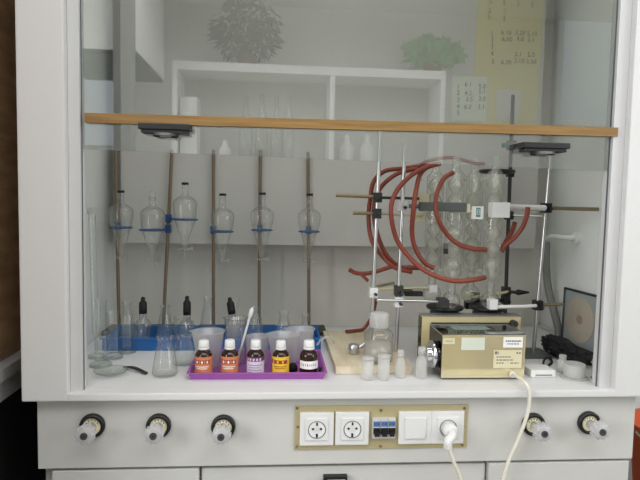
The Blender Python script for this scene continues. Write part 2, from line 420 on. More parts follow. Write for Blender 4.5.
MB().box((c-0.0255, -0.0155, ZC-0.0255), (c+0.0255, -0.0121, ZC+0.0255), 0, 0.001).build('rocker', 'white_plastic', o)
for (sx, sy) in ((55, 90), (57, 150), (53, 213), (323, 97), (322, 212), (590, 90), (585, 148), (583, 208)):
    p = U(280+sx/3.2, 380+sy/3.2, -0.004); x = min(max(p.x, -0.133), 0.2795); zz = min(max(p.z, W-0.1445), W-0.0465)
    sm_ = MB(); sm_.cyl((x, -0.0041, zz), 0.0034, 0.0016, (0, -1, 0), 14); sm_.build('screw', 'screw', pp)

# ================================================================== things left and right of the hood
nb = thing('brown_cabinet', 'dark brown cabinet with a grey bench edge left of the fume hood', 'cabinet', (-1.15, -0.1, 0))
MB().box((-1.60, -0.38, W+0.052), (-0.835, 0.60, W+1.45)).build('body', 'brown_wood', nb)
MB().box((-1.60, -0.40, W+0.020), (-0.803, 0.60, W+0.050), bevel=0.002).build('bench_edge', 'bench_grey', nb)
MB().box((-1.60, -0.39, W-0.030), (-0.812, 0.60, W+0.0185), bevel=0.002).build('bench_apron', 'bench_grey', nb)
MB().box((-1.60, -0.36, 0.0), (-0.86, 0.60, W-0.032)).build('base', 'dark_void', nb)  # near-black colour paints in the dark gap below the bench
bY = 0.14; lz = U(636, 426, bY).z-0.2556; bX = U(634.5, 445, bY).x+0.136
bu = thing('orange_bucket', 'orange plastic bucket standing right of the fume hood base', 'bucket', (bX, bY, lz))
b = MB(); b.lathe([(0.001, 0.003), (0.105, 0.003), (0.130, 0.24), (0.137, 0.245), (0.137, 0.255), (0.126, 0.255), (0.100, 0.008), (0.001, 0.008)], (bX, bY, lz+0.0006))
b.build('bucket_body', 'orange', bu)
MB().tube(spline([(bX+q*0.136, bY-0.139*math.sqrt(max(0, 1-q*q))-0.003, lz+0.24-0.06*math.sqrt(max(0, 1-q*q))) for q in (-1, -0.85, -0.5, 0, 0.5, 0.85, 1)]), 0.0035, 8).build('handle', 'cream', bu)
st = thing('side_bench', 'low white side bench right of the fume hood under the bucket', 'bench', (1.15, 0.3, 0))
MB().box((0.84, -0.04, lz-0.03), (1.5, 0.75, lz), bevel=0.003).build('top', 'bench_grey', st)
MB().box((0.86, -0.02, 0.0005), (1.48, 0.74, lz-0.031)).build('body', 'fascia', st)

# ================================================================== separating funnels on ring stands
def ring_stand(p_top, p_bot, label):
    top, bot = V(p_top), V(p_bot)
    t = (top-bot).normalized(); k = (W+0.012-bot.z)/t.z; foot = bot+t*k
    r = thing('retort_stand', label, 'retort stand', (foot.x, foot.y, W), 'retort stands at the back of the hood')
    MB().box((max(foot.x-0.058, IXL+0.002), foot.y-0.024, W+0.0005), (foot.x+0.058, foot.y+0.09, W+0.013), bevel=0.003).build('base', 'dark_metal', r)
    MB().tube([foot, top], 0.0055, 12).build('rod', 'brown_rod', r)
    MB().cyl((foot.x, foot.y, W+0.0131), 0.010, 0.012).build('collar', 'dark_metal', r)
    return r, foot, top
def at_z(foot, top, z):
    return foot+(top-foot)*((z-foot.z)/(top.z-foot.z))
SY = 0.535
stands = []
for (xt, yt, xb, yb, lab) in ((115.5, 150, 118.5, 300, 'leftmost dark brown retort stand rod beside the dark corner of the hood'),
                              (172, 150, 163.5, 322, 'leaning brown retort stand holding two blue rings back to back'),
                              (213.5, 150, 213.5, 322, 'upright brown retort stand third from left behind the purple tray'),
                              (260.5, 150, 259, 322, 'brown retort stand fourth from left directly behind its separating funnel'),
                              (308, 152, 309, 318, 'rightmost brown retort stand of the funnel row')):
    stands.append(ring_stand(U(xt, yt, SY), U(xb, yb, SY), lab))
def funnel(px, y_ring, y_top, stand, lab, ring_lab, stop, ydir=-1, rpx=11.5):
    _, foot, top = stand
    Yr = 0.45
    c = U(px, y_ring, Yr); zr = c.z
    rc = at_z(foot, top, zr)
    R = rpx*SC(Yr)
    rg = thing('support_ring', ring_lab, 'ring clamp', (rc.x, rc.y, zr-0.01), 'blue support rings for the funnels')
    MB().torus((c.x, c.y, zr), R, 0.0024, n=32, k=8).build('ring', 'blue_ring', rg)
    dirv = (V((c.x, c.y, zr))-rc).normalized()
    MB().tube([rc+dirv*0.008, V((c.x, c.y, zr))-dirv*R], 0.0032, 8).build('arm', 'blue_ring', rg)
    MB().box((rc.x-0.009, rc.y-0.0105, zr-0.013), (rc.x+0.009, rc.y+0.0105, zr+0.013), bevel=0.002).build('boss', 'blue_ring', rg)
    H = U(px, y_top, Yr).z-zr              # top of the neck above the ring
    f = thing('separating_funnel', lab, 'separating funnel', (c.x, c.y, zr-0.11), 'pear shaped separating funnels')
    Ri = R-0.0045; mx = 0.0365
    b = MB(); b.lathe([(0.0038, -0.122), (0.0038, -0.088), (0.0075, -0.078), (0.0135, -0.055), (Ri*0.72, -0.026), (Ri, 0.0), (mx*0.93, 0.024), (mx, 0.046), (mx*0.94, 0.057), (mx*0.68, 0.066), (0.0125, 0.073), (0.0095, 0.079), (0.0090, H-0.010), (0.0105, H-0.005), (0.0105, H)], (c.x, c.y, zr), n=32)
    body = b.build('bulb', 'glass', f)
    tp = MB(); tp.tube([(c.x-0.018, c.y, zr-0.092), (c.x+0.018, c.y, zr-0.092)], 0.0050, 10)
    tp.box((c.x+0.018, c.y-0.003, zr-0.101), (c.x+0.024, c.y+0.003, zr-0.083), 0, 0.001)
    tp.build('stopcock', 'glass', f)
    s = MB()
    if stop == 'black':
        s.lathe([(0.0001, 0.0005), (0.0105, 0.0005), (0.0110, 0.005), (0.0095, 0.008), (0.0001, 0.008)], (c.x, c.y, zr+H)); s.build('stopper', 'black_rubber', f)
    else:
        s.lathe([(0.0085, -0.012), (0.0095, 0.0005), (0.006, 0.005), (0.011, 0.012), (0.008, 0.018), (0.0001, 0.020)], (c.x, c.y, zr+H)); s.build('stopper', 'glass', f)
funnel(121, 227.5, 193, stands[0], 'leftmost pear shaped glass separating funnel with a black stopper', 'blue ring on the leftmost rod', 'black', rpx=10.5)
funnel(152.5, 230, 197, stands[1], 'separating funnel with a clear glass stopper, second from left', 'blue ring pointing left from the leaning rod', 'clear', rpx=12)
funnel(185, 219.5, 185, stands[1], 'highest of the glass separating funnels with a black stopper, right of the leaning rod', 'highest blue ring on the right of the leaning rod', 'black', rpx=12)
funnel(222.5, 231.5, 196, stands[2], 'black stoppered separating funnel just right of the third brown rod', 'blue ring on the third brown rod from left', 'black', rpx=10.5)
funnel(262, 230, 195, stands[3], 'separating funnel in front of the fourth brown rod, second from right', 'blue ring on the fourth brown rod from left', 'black', rpx=10)
funnel(309, 231.5, 196, stands[4], 'rightmost separating funnel of the row with a black stopper', 'rightmost blue ring of the funnel row', 'black', rpx=10)

# ================================================================== papers on the baffle
BY = 0.5495
def sheet(name, corners, mat, label):
    mb = MB(); P = [U(x, y, BY) for x, y in corners]
    bk_ = [p+V((0, -0.0012, 0)) for p in P]
    mb.hexa([bk_[3], bk_[2], P[2], P[3]], [bk_[0], bk_[1], P[1], P[0]])
    return tag(mb.build(name, mat), label, 'paper sheet')
ys = sheet('paper_sheet', ((481, -40), (546, -40), (536, 128), (470, 128)), 'yellow_paper', 'tall yellow sheet with handwritten rows of numbers behind the glass')
gs = MB(); P = [U(x, y, BY-0.0014) for x, y in ((452, 76), (487, 77), (486, 122), (452, 121))]
gs.hexa([P[3]+V((0, -0.001, 0)), P[2]+V((0, -0.001, 0)), P[2], P[3]], [P[0]+V((0, -0.001, 0)), P[1]+V((0, -0.001, 0)), P[1], P[0]])
gs = tag(gs.build('paper_sheet', 'pale_paper'), 'small pale sheet with three columns of numbers left of the yellow sheet', 'paper sheet')
ws = MB(); P = [U(x, y, BY-0.0014) for x, y in ((497, 89), (521, 90), (519, 120), (496, 119))]
ws.hexa([P[3]+V((0, -0.001, 0)), P[2]+V((0, -0.001, 0)), P[2], P[3]], [P[0]+V((0, -0.001, 0)), P[1]+V((0, -0.001, 0)), P[1], P[0]])
tag(ws.build('paper_sheet', 'fascia'), 'small blank grey-white paper near the foot of the yellow sheet', 'paper sheet')
hw = MB()
for (px, py, tx) in ((491, 2, '5-'), (504, 3, '5'), (518, 4, '2'), (532, 5, '2'), (490, 11, '2.'), (490, 17.5, '5-'), (505, 11, '1'), (504, 19, '3'),
                     (492, 33.5, '1'), (506, 33, '6^10'), (520, 33, '3^20'), (532, 34, '5^10'), (492, 40, '2'), (507, 39.5, '6^00'), (520, 39, '4^0'), (531, 40, '3^1'),
                     (492, 47, '3'), (492, 54, '4'), (518, 54.5, '2^1'), (531, 55, '5^0'), (493, 62, '5'), (506, 62.5, '6^20'), (519, 61, '2^10'), (531, 62, '3^50')):
    p = U(px, py, BY); glyphs(hw, tx.replace('^', '.'), (p.x, BY-0.0014, p.z), 0.021)
hw.build('handwriting', 'ink', ys); hw = MB()
for (px, py, tx) in ((458, 87, '1'), (468, 84.5, '6.1'), (482, 86.5, '5.0'), (458, 93, '2'), (468, 93.5, '4.2'), (482, 92, '5.1'), (458, 100, '3'), (469, 99.5, '3.5'), (482, 99, '2.0'), (458, 106.5, '4'), (467.5, 107, '6.2'), (481, 107, '3.1'), (458, 113, '5')):
    p = U(px, py, BY); glyphs(hw, tx, (p.x, BY-0.0027, p.z), 0.021)
hw.build('handwriting', 'ink', gs)

# ================================================================== glass shapes
def flask_profile(rb, rn, h, hn, lip=1.25):
    return [(0.0001, 0.0015), (rb*0.9, 0.0015), (rb, 0.006), (rb*0.98, 0.012), (rn*1.25, h-hn-0.004), (rn, h-hn+0.006), (rn, h-0.006), (rn*lip, h-0.001), (rn*lip, h)]
def erlenmeyer(base, rb, rn, h, label, hn=0.025, mat='glass', group=None):
    return tag(MB().lathe(flask_profile(rb, rn, h, hn), base).build('conical_flask', mat, origin=base), label, 'flask', group)
def beaker(base, rb, rt, h, label, mat, name='beaker', group=None, cat='beaker'):
    b = MB().lathe([(0.0001, 0.001), (rb-0.003, 0.001), (rb, 0.004), (rt, h-0.003), (rt+0.004, h), (rt+0.0035, h+0.001), (rt-0.0015, h-0.003), (rb-0.0015, 0.005)], base, n=36)
    # a pouring lip
    for v in b.v:
        d = V((v.x-base[0], v.y-base[1], 0)); an = math.atan2(d.y, d.x)
        w = max(0, math.cos(an-math.pi))**16*max(0, (v.z-base[2]-h*0.9)/(h*0.1)); v.x -= 0.009*w
    return tag(b.build(name, mat, origin=base), label, cat, group)
def cylinder_vessel(base, r, h, label, mat='glass', name='measuring_cylinder', cat='measuring cylinder', foot=True, group=None):
    t = thing(name, label, cat, base, group)
    MB().lathe([(r*0.98, 0.012), (r, 0.016), (r, h-0.004), (r*1.12, h), (r*1.12, h+0.001)], base).build('tube', mat, t)
    MB().lathe([(0.0001, 0.0005), (r*1.9, 0.0005), (r*1.9, 0.006), (r*1.1, 0.012), (0.0001, 0.0125)], base).build('foot', mat, t)
    return t

# ================================================================== blue tray and what stands in it
tx0, tx1, ty0, ty1, th = -0.685, -0.050, 0.332, 0.495, 0.034
bt = MB()
bt.box((tx0, ty0, W+0.0005), (tx1, ty1, W+0.004)); bt.box((tx0, ty0, W+0.004), (tx1, ty0+0.004, W+th)); bt.box((tx0, ty1-0.004, W+0.004), (tx1, ty1, W+th))
bt.box((tx0, ty0+0.004, W+0.004), (tx0+0.004, ty1-0.004, W+th)); bt.box((tx1-0.004, ty0+0.004, W+0.004), (tx1, ty1-0.004, W+th))
bt.box((tx0-0.006, ty0-0.006, W+th), (tx1+0.006, ty0+0.004, W+th+0.004)); bt.box((tx0-0.006, ty1-0.004, W+th), (tx1+0.006, ty1+0.006, W+th+0.004))
tag(bt.build('blue_tray', 'blue_clear'), 'long blue plastic tray of glassware along the back of the hood', 'tray')
def dropper_bottle(px, ybot, ytop, Y, label, tilt=0.0):
    c = U(px, ybot, Y); top = U(px, ytop, Y); b0 = V((c.x, Y, W+0.0042))
    t = thing('dropper_bottle', label, 'dropper bottle', b0, 'dropper bottles in the blue tray')
    hb = c.z-b0.z; rb = 0.024
    MB().lathe([(0.0001, 0.001), (rb-0.003, 0.001), (rb, 0.004), (rb, hb*0.62), (rb*0.8, hb*0.75), (0.011, hb*0.84), (0.011, hb-0.001), (0.013, hb)], b0).build('bottle_body', 'glass', t)
    tb = top.z-c.z; ax = V((math.sin(tilt), 0, math.cos(tilt)))
    MB().lathe([(0.0001, 0.0005), (0.0115, 0.0005), (0.0118, tb*0.30), (0.0116, tb*0.66), (0.0075, tb*0.76), (0.0062, tb*0.82), (0.0066, tb*0.92), (0.004, tb), (0.0001, tb)], (c.x, Y, c.z), ax).build('rubber_bulb', 'black_rubber', t)
    MB().tube([(c.x, Y, b0.z+0.012), (c.x, Y, c.z)], 0.0028, 8).build('pipette', 'glass', t)
dropper_bottle(143, 313.5, 297, 0.42, 'leftmost glass dropper bottle with a black rubber bulb')
dropper_bottle(187, 315, 296, 0.42, 'middle glass dropper bottle with a black rubber bulb')
dropper_bottle(232, 314, 297, 0.42, 'rightmost glass dropper bottle with a tilted black bulb', -0.15)
def in_tray(px, Y, ytop, rb, rn, label):
    p = U(px, ytop, Y); base = V((p.x, Y, W+0.0042))
    erlenmeyer(base, rb, rn, p.z-base.z, label, 0.03, 'glass', 'conical flasks in the blue tray')
in_tray(127, 0.42, 302, 0.030, 0.012, 'leftmost conical flask standing in the blue tray')
in_tray(165, 0.43, 305, 0.030, 0.013, 'conical flask between the left and middle dropper bottles')
in_tray(208, 0.42, 297, 0.030, 0.012, 'tall conical flask between the middle and right dropper bottles')
in_tray(256, 0.42, 306, 0.032, 0.013, 'conical flask just right of the rightmost dropper bottle')
in_tray(284, 0.42, 311, 0.032, 0.014, 'second conical flask from the right end of the blue tray')
in_tray(306, 0.43, 314, 0.026, 0.012, 'rightmost conical flask in the blue tray')
for (px, Y, yt, r, lab) in ((181, 0.355, 318, 0.030, 'wide glass jar at the front of the blue tray behind the flasks'), (136, 0.365, 324, 0.026, 'short glass jar at the left front of the blue tray')):
    p = U(px, yt, Y); base = V((p.x, Y+0.020, W+0.0042)); h_ = p.z-base.z
    tag(MB().lathe([(0.0001, 0.001), (r-0.004, 0.001), (r, 0.005), (r, h_*0.75), (r*0.78, h_*0.85), (r*0.8, h_-0.002), (r*0.86, h_)], base).build('glass_jar', 'glass', origin=base), lab, 'jar', 'glass jars in the blue tray')

# ================================================================== left corner glassware
def on_floor(px, py): p = F(px, py); return V((p.x, p.y, W+0.0005))
for (px, py, yt, r, lab) in ((101, 366, 300, 0.015, 'tall glass measuring cylinder nearest the left corner'),
                             (113, 358, 312, 0.014, 'middle glass measuring cylinder of the three in the left corner'),
                             (127, 352.5, 318, 0.013, 'shortest glass measuring cylinder beside the blue tray')):
    b0 = on_floor(px, py); cylinder_vessel(b0, r, U(px, yt, b0.y).z-b0.z, lab, 'glass_green', group='measuring cylinders in the left corner')
p = thing('burette', 'tall thin glass burette with a white cap in the left back corner', 'burette', (-0.70, 0.28, W))
pt, pb = U(92, 214, 0.265), U(96.5, 357, 0.265); pb.z = max(pb.z, W+0.012)
MB().lathe([(0.0035, 0), (0.0035, 0.05), (0.0095, 0.06), (0.0095, (pt-pb).length)], pb, (pt-pb).normalized(), 16).build('tube', 'glass_green', p)
MB().cyl(pt+(pt-pb).normalized()*0.0005, 0.0125, 0.016, (pt-pb).normalized(), 18).build('cap', 'frosted', p)
MB().lathe([(0.0001, 0.0), (0.022, 0.0), (0.022, 0.006), (0.012, 0.011), (0.0001, 0.0115)], (pb.x, pb.y, W+0.0004)).build('foot', 'glass_green', p)
b0 = on_floor(111, 375)
tag(MB().lathe([(0.0001, 0.003), (0.020, 0.004), (0.036, 0.009), (0.041, 0.0135), (0.0415, 0.0125), (0.036, 0.0075), (0.020, 0.0012), (0.0001, 0.0005)], b0).build('watch_glass', 'glass_green', origin=b0), 'shallow round watch glass lying at the left front of the worktop', 'watch glass')
a, b = F(124, 367, 0.006), F(146, 373.5, 0.004); tw = MB()
tw.tube(spline([a, a.lerp(b, 0.4)+V((0, 0, 0.004)), b]), 0.003, 8, rr=None)
tw.tube(spline([a+V((0, 0.003, 0)), a.lerp(b, 0.4)+V((0.004, 0.009, 0.003)), b+V((0.002, 0.006, 0))]), 0.0022, 8)
tag(tw.build('tweezers', 'dark_metal'), 'dark metal tweezers lying on the white worktop', 'tweezers')
erlenmeyer(on_floor(165, 375), 0.032, 0.0185, 0.098, 'small conical flask at the front left of the purple tray', 0.028)
erlenmeyer(on_floor(184, 364), 0.031, 0.020, 0.078, 'squat conical flask just behind the left end of the purple tray', 0.020)

# ================================================================== purple tray with bottles and beakers
PX0, PX1, PY0, PY1 = -0.390, -0.068, 0.068, 0.262
def loop(z, g): return [(PX0-g, PY0-g, z), (PX1+g, PY0-g, z), (PX1+g, PY1+g, z), (PX0-g, PY1+g, z)]
tr = MB(); L = [loop(W+0.0005, 0.0), loop(W+0.017, 0.008), loop(W+0.018, 0.012), loop(W+0.020, 0.012), loop(W+0.0195, 0.006), loop(W+0.0035, -0.002)]
vs_ = [p for lp in L for p in lp]; fs = [(0, 3, 2, 1)]
for i in range(len(L)-1):
    for j in range(4): fs.append((i*4+j, i*4+(j+1) % 4, i*4+4+(j+1) % 4, i*4+4+j))
k = (len(L)-1)*4; fs.append((k, k+1, k+2, k+3))
tag(tr.add(vs_, fs).build('purple_tray', 'purple'), 'shallow purple plastic tray of bottles and beakers at the front', 'tray')
TZ = W+0.0038
def bottle(px, r, h, label, style):
    p = U(px, 374, 0.088); b0 = V((p.x, 0.090, TZ))
    t = thing('reagent_bottle', label, 'bottle', b0, 'small amber reagent bottles on the purple tray')
    hb = h*0.74
    MB().lathe([(0.0001, 0.0), (r-0.003, 0.0), (r, 0.003), (r, hb*0.78), (r*0.92, hb*0.88), (r*0.62, hb*0.97), (r*0.50, hb), (r*0.50, hb+0.006), (0.0001, hb+0.006)], b0, n=36).build('bottle_body', 'amber', t)
    MB().lathe([(0.0001, hb+0.0065), (r*0.56, hb+0.0065), (r*0.60, hb+0.009), (r*0.57, h-0.002), (r*0.50, h), (0.0001, h)], b0, n=30).build('cap', 'white_plastic', t)
    MB().lathe([(r*0.55, hb+0.0005), (r*0.62, hb+0.0010), (r*0.62, hb+0.0055), (r*0.55, hb+0.0060)], b0, n=30).build('cap_ring', 'white_plastic', t)
    def strip(mb, z0, z1, a0, a1, off, mi):
        mb.lathe([(r+off, z0), (r+off, z1)], b0, n=18, mi=mi, arc=(math.radians(a0), math.radians(a1)))
    lb = MB(); A = 88
    if style in ('orange', 'yellow'):
        strip(lb, hb*0.04, hb*0.78, -A, A, 0.0004, 0); strip(lb, hb*0.52, hb*0.66, -A, A*0.55, 0.0007, 1)
        for (z, a0, a1) in ((0.40, -50, 40), (0.33, -40, 30)): strip(lb, hb*z, hb*(z+0.03), a0, a1, 0.0007, 2)
        for k in range(6): strip(lb, hb*0.545, hb*0.63, -60+k*17, -49+k*17, 0.0009, 2 if k % 2 else 0)
        mats = ['orange_label' if style == 'orange' else 'yellow_label', 'red_label', 'paper' if style == 'orange' else 'red_label']
    elif style == 'lilac':
        strip(lb, hb*0.04, hb*0.72, -A, A, 0.0004, 0); strip(lb, hb*0.60, hb*0.76, -A, A, 0.0007, 1)
        for k in range(5): strip(lb, hb*0.63, hb*0.72, -60+k*22, -48+k*22, 0.0009, 0)
        for (z, a0, a1) in ((0.45, -50, 50), (0.36, -45, 30), (0.27, -50, 40), (0.18, -40, 20)): strip(lb, hb*z, hb*(z+0.025), a0, a1, 0.0007, 2)
        mats = ['lilac_label', 'plum_label', 'grey_ink']
    else:
        strip(lb, hb*0.32, hb*0.62, -A*0.85, A*0.85, 0.0004, 0)
        for k in range(8): strip(lb, hb*(0.42 if k % 2 else 0.44), hb*(0.51 if k % 3 else 0.53), -50+k*13, -46+k*13, 0.0007, 2)
        mats = ['paper', 'paper', 'ink']
    lb.build('label', mats, t)
bottle(203.5, 0.0215, 0.090, 'leftmost amber bottle with an orange label on the purple tray', 'orange')
bottle(229.5, 0.0215, 0.091, 'second amber bottle from left with an orange label', 'orange')
bottle(255.3, 0.0215, 0.091, 'amber bottle with a lilac and white label on the purple tray', 'lilac')
bottle(280.5, 0.0210, 0.089, 'amber bottle with a yellow label on the purple tray', 'yellow')
bottle(308.5, 0.0230, 0.090, 'dark bottle with a narrow white label at the tray right end', 'white')
def tray_beaker(px, Y, ytop, rt, rb, label, mat):
    p = U(px, ytop, Y); beaker(V((p.x, Y, TZ)), rb, rt, p.z-TZ, label, mat, group='translucent plastic beakers on the purple tray' if mat == 'frosted' else None)
tray_beaker(209, 0.168, 331, 0.039, 0.029, 'frosted plastic beaker behind the leftmost orange-labelled bottle', 'frosted')
tray_beaker(284.5, 0.165, 334, 0.038, 0.031, 'frosted plastic beaker behind the yellow-labelled bottle', 'frosted')
tray_beaker(258, 0.190, 336, 0.030, 0.026, 'frosted plastic beaker behind the lilac-labelled bottle', 'frosted')
tray_beaker(301, 0.224, 328.5, 0.036, 0.031, 'frosted plastic beaker at the back right of the purple tray', 'frosted')
b0 = V((U(234, 350, 0.19).x, 0.185, TZ)); tray_beaker(237, 0.192, 318, 0.026, 0.025, 'clear glass beaker holding pipettes in the purple tray', 'glass')
def stick(pts, r, mat, name, label, cat, bulb=None):
    t = thing(name, label, cat, pts[0]); MB().tube(pts, r, 10).build('stem', mat, t)
    if bulb: MB().tube([pts[-1]+(pts[-1]-pts[0]).normalized()*k for k in (0.0005, 0.008, 0.022, 0.030)], 0.005, 10, rr=[r*1.1, 0.0062, 0.0058, 0.002]).build('bulb', mat, t)
stick([V((b0.x+0.008, 0.178, TZ+0.004)), U(249.5, 318, 0.168)], 0.0032, 'white_plastic', 'pipette', 'white plastic dropper pipette leaning right out of the glass beaker', 'pipette', True)
stick([V((b0.x-0.004, 0.185, TZ+0.004)), U(238, 298, 0.185)], 0.0035, 'glass', 'pipette', 'clear glass tube standing upright in the glass beaker', 'pipette')
a = F(294, 372, 0.012)
cp = thing('rubber_teat', 'small black rubber teat lying by the dark bottle on the tray', 'rubber teat', (a.x+0.09, 0.088, TZ))
q0 = U(314, 372, 0.118); q1 = U(324, 374.5, 0.112)
q0.z = TZ+0.0065; q1.z = TZ+0.0055
MB().tube([q0+V((0.012, 0, 0)), q0.lerp(q1, 0.6)+V((0.010, 0, 0)), q1+V((0.004, 0, 0))], 0.005, 10, rr=[0.0060, 0.0045, 0.0035]).build('teat_body', 'black_rubber', cp)
q0 = U(299, 368, 0.118)
tag(MB().lathe([(0.0001, 0), (0.012, 0), (0.012, 0.012), (0.007, 0.02), (0.0001, 0.021)], (q0.x-0.016, 0.125, TZ)).build('rubber_stopper', 'black_rubber', origin=(q0.x-0.016, 0.125, TZ)), 'black rubber stopper left of the dark bottle on the tray', 'stopper')

# ================================================================== wooden rod stand, jar, vials
bd = thing('rod_stand', 'flat pale wooden board carrying two bright upright steel rods', 'stand', (0.07, 0.3, W))
BX0, BX1, BYF, BYB = -0.030, 0.171, 0.104, 0.500
MB().box((BX0, BYF, W+0.0005), (BX1, BYB, W+0.021), bevel=0.002).build('board', 'board', bd)
def rod(p0, p1, r, mat, parent): return MB().tube([V(p0), V(p1)], r, 12).build('rod', mat, parent)
RA0, RA1 = U(372, 318, 0.27), U(380.5, 128, 0.27); RB0, RB1 = U(396.5, 340, 0.25), U(405, 143, 0.25)
def down_to(p0, p1, z): d = p0-p1; return p1+d*((z-p1.z)/d.z)
RA0 = down_to(RA0, RA1, W+0.0212); RB0 = down_to(RB0, RB1, W+0.0212)
rod(RA0, RA1, 0.0055, 'steel', bd); rod(RB0, RB1, 0.0055, 'steel', bd)
def along(p0, p1, z): return p0+(p1-p0)*((z-p0.z)/(p1.z-p0.z))
jb = on_floor(377.5, 374); jb.y = 0.105
jb = V((U(378, 360, 0.150).x, 0.150, W+0.0216))
jar = thing('lab_bottle', 'large clear lab bottle with a frosted screw cap on the wooden board', 'bottle', jb)
jh = U(377, 327, 0.150).z-jb.z
MB().lathe([(0.0001, 0.002), (0.036, 0.002), (0.039, 0.006), (0.039, jh*0.80), (0.036, jh*0.88), (0.024, jh*0.97), (0.0215, jh), (0.0215, jh+0.020)], jb, n=36).build('bottle_body', 'glass', jar)
cm = MB(); cm.lathe([(0.0245, jh+0.001), (0.0245, jh+0.036), (0.022, jh+0.039), (0.0001, jh+0.039)], jb, n=36)
for k in range(24):
    an = 2*math.pi*k/24; cm.tube([(jb.x+0.0247*math.cos(an), jb.y+0.0247*math.sin(an), jb.z+jh+0.003), (jb.x+0.0247*math.cos(an), jb.y+0.0247*math.sin(an), jb.z+jh+0.032)], 0.0008, 5)
cm.build('cap', 'frosted_dense', jar)
MB().lathe([(0.0001, 0.0035), (0.036, 0.0035), (0.0365, 0.052), (0.0001, 0.052)], jb, n=36).build('white_powder', 'frosted', jar)
def vial(px, py, ytop, r, label, neck=True, mat='frosted_dense', Y=None):
    b0 = on_floor(px, py); Y = b0.y; h_ = U(px, ytop, Y).z-b0.z
    t = thing('plastic_vial', label, 'vial', b0, 'small milky plastic vials at the front')
    if neck:
        MB().lathe([(0.0001, 0.0), (r-0.002, 0.0), (r, 0.002), (r, h_*0.58), (r*0.55, h_*0.72), (r*0.55, h_*0.76), (0.0001, h_*0.76)], b0, n=24).build('vial_body', mat, t)
        MB().lathe([(0.0001, h_*0.765), (r*0.68, h_*0.765), (r*0.66, h_), (0.0001, h_)], b0, n=20).build('cap', 'frosted_dense', t)
    else:
        MB().lathe([(0.0001, 0.0), (r-0.002, 0.0), (r, 0.002), (r, h_-0.006), (0.0001, h_-0.006)], b0, n=24).build('vial_body', mat, t)
        MB().lathe([(0.0001, h_-0.0055), (r*1.08, h_-0.0055), (r*1.08, h_), (0.0001, h_)], b0, n=24).build('cap', 'frosted_dense', t)
vial(367.5, 379.5, 357, 0.0145, 'milky plastic vial at the left foot of the lab bottle', False)
vial(383.5, 379.5, 355, 0.0150, 'milky plastic vial at the right foot of the lab bottle', False)
vial(400, 377.5, 350, 0.0125, 'narrow necked milky vial between the lab bottle and the steel box', True)
vial(421, 378, 347, 0.0140, 'milky square-shouldered vial against the left of the front steel box', True)
c = V((U(354, 350, 0.22).x, 0.225, W+0.0215))
ms = thing('metal_adapter', 'small silver metal cap lying on the wooden board left of the bottle', 'metal fitting', c)
MB().lathe([(0.0001, 0), (0.014, 0), (0.015, 0.002), (0.015, 0.024), (0.012, 0.027), (0.0001, 0.027)], c, n=24).build('cap_body', 'steel', ms)
MB().tube([c+V((0.0155, 0, 0.016)), c+V((0.030, 0.004, 0.026)), c+V((0.036, 0.006, 0.030))], 0.006, 10).build('spout', 'steel', ms)
tag(MB().tube(spline([U(317, 345, 0.31)+V((0,0,0)), U(321, 340, 0.31), U(327, 337, 0.31), U(332, 340, 0.32), V((U(334, 345, 0.33).x, 0.33, W+0.025))]), 0.0035, 8).build('plastic_tube', 'frosted_dense'), 'short curved milky plastic tube between the blue tray and the wooden board', 'tube')

# ================================================================== two steel boxes
fx0, fx1, fy0, fy1 = U(441, 378, 0.055).x, U(524, 378, 0.055).x, 0.055, 0.170
fz1 = U(480, 335, 0.055).z
fb = thing('steel_box', 'front steel instrument box with paper labels and a white mains lead', 'instrument', ((fx0+fx1)/2, 0.11, W), 'steel instrument boxes')
fz0 = W+0.005
body = MB(); body.box((fx0, fy0, fz0), (fx1, fy1, fz1), 0, 0.0015)
MB_ = body.build('housing', 'mirror_steel', fb)
MB().box((fx0-0.0012, fy0+0.002, fz0+0.002), (fx0-0.0002, fy1-0.002, fz1-0.002)).build('side_panel', 'dark_steel', fb)
MB().box((fx0-0.001, fy0-0.001, fz1+0.0003), (fx1+0.001, fy1, fz1+0.003)).build('lid', 'lid_steel', fb)
for sx in (fx0+0.012, fx1-0.018):
    for sy in (fy0+0.012, fy1-0.018): MB().box((sx, sy, W+0.0005), (sx+0.008, sy+0.008, fz0)).build('foot', 'black_rubber', fb)
def knob_disc(x, y, z, r, parent):
    d = MB(); d.lathe([(0.0001, 0.030), (r*0.55, 0.030), (r*0.6, 0.026), (r*0.6, 0.0)], (x, y, z), (-1, 0, 0), 32)
    d.lathe([(r*0.60, 0.004), (r, 0.004), (r*1.02, 0.010), (r, 0.016), (r*0.60, 0.016)], (x, y, z), (-1, 0, 0), 36)
    d.build('dial_wheel', 'chrome', parent)
knob_disc(fx0-0.0014, 0.098, W+0.055, 0.035, fb)
def plaque(parent, x0, y0, x1, y1, Y, mat, rows, name='label'):
    a = U(x0, y1, Y); b = U(x1, y0, Y)
    o = MB().box((a.x, Y-0.0010, a.z), (b.x, Y-0.0002, b.z)).build(name, mat, parent)
    w, h_ = b.x-a.x, b.z-a.z; k = MB()
    for (fy, f0, f1, th_) in rows:
        x = f0
        while x < f1-0.01:
            e = min(f1, x+random.uniform(0.06, 0.13)); k.box((a.x+w*x, Y-0.0013, a.z+h_*(fy-th_/2)), (a.x+w*e, Y-0.0011, a.z+h_*(fy+th_/2))); x = e+0.03
    if rows: k.build('print', 'grey_ink', o)
    return o
plaque(fb, 443, 338, 455, 344, fy0, 'cream', ((0.5, 0.2, 0.8, 0.12),))
plaque(fb, 461, 337.5, 485, 350, fy0, 'pale_paper', ())
plaque(fb, 503, 337, 523, 347.5, fy0, 'paper', ((0.62, 0.12, 0.9, 0.16), (0.35, 0.2, 0.8, 0.10)))
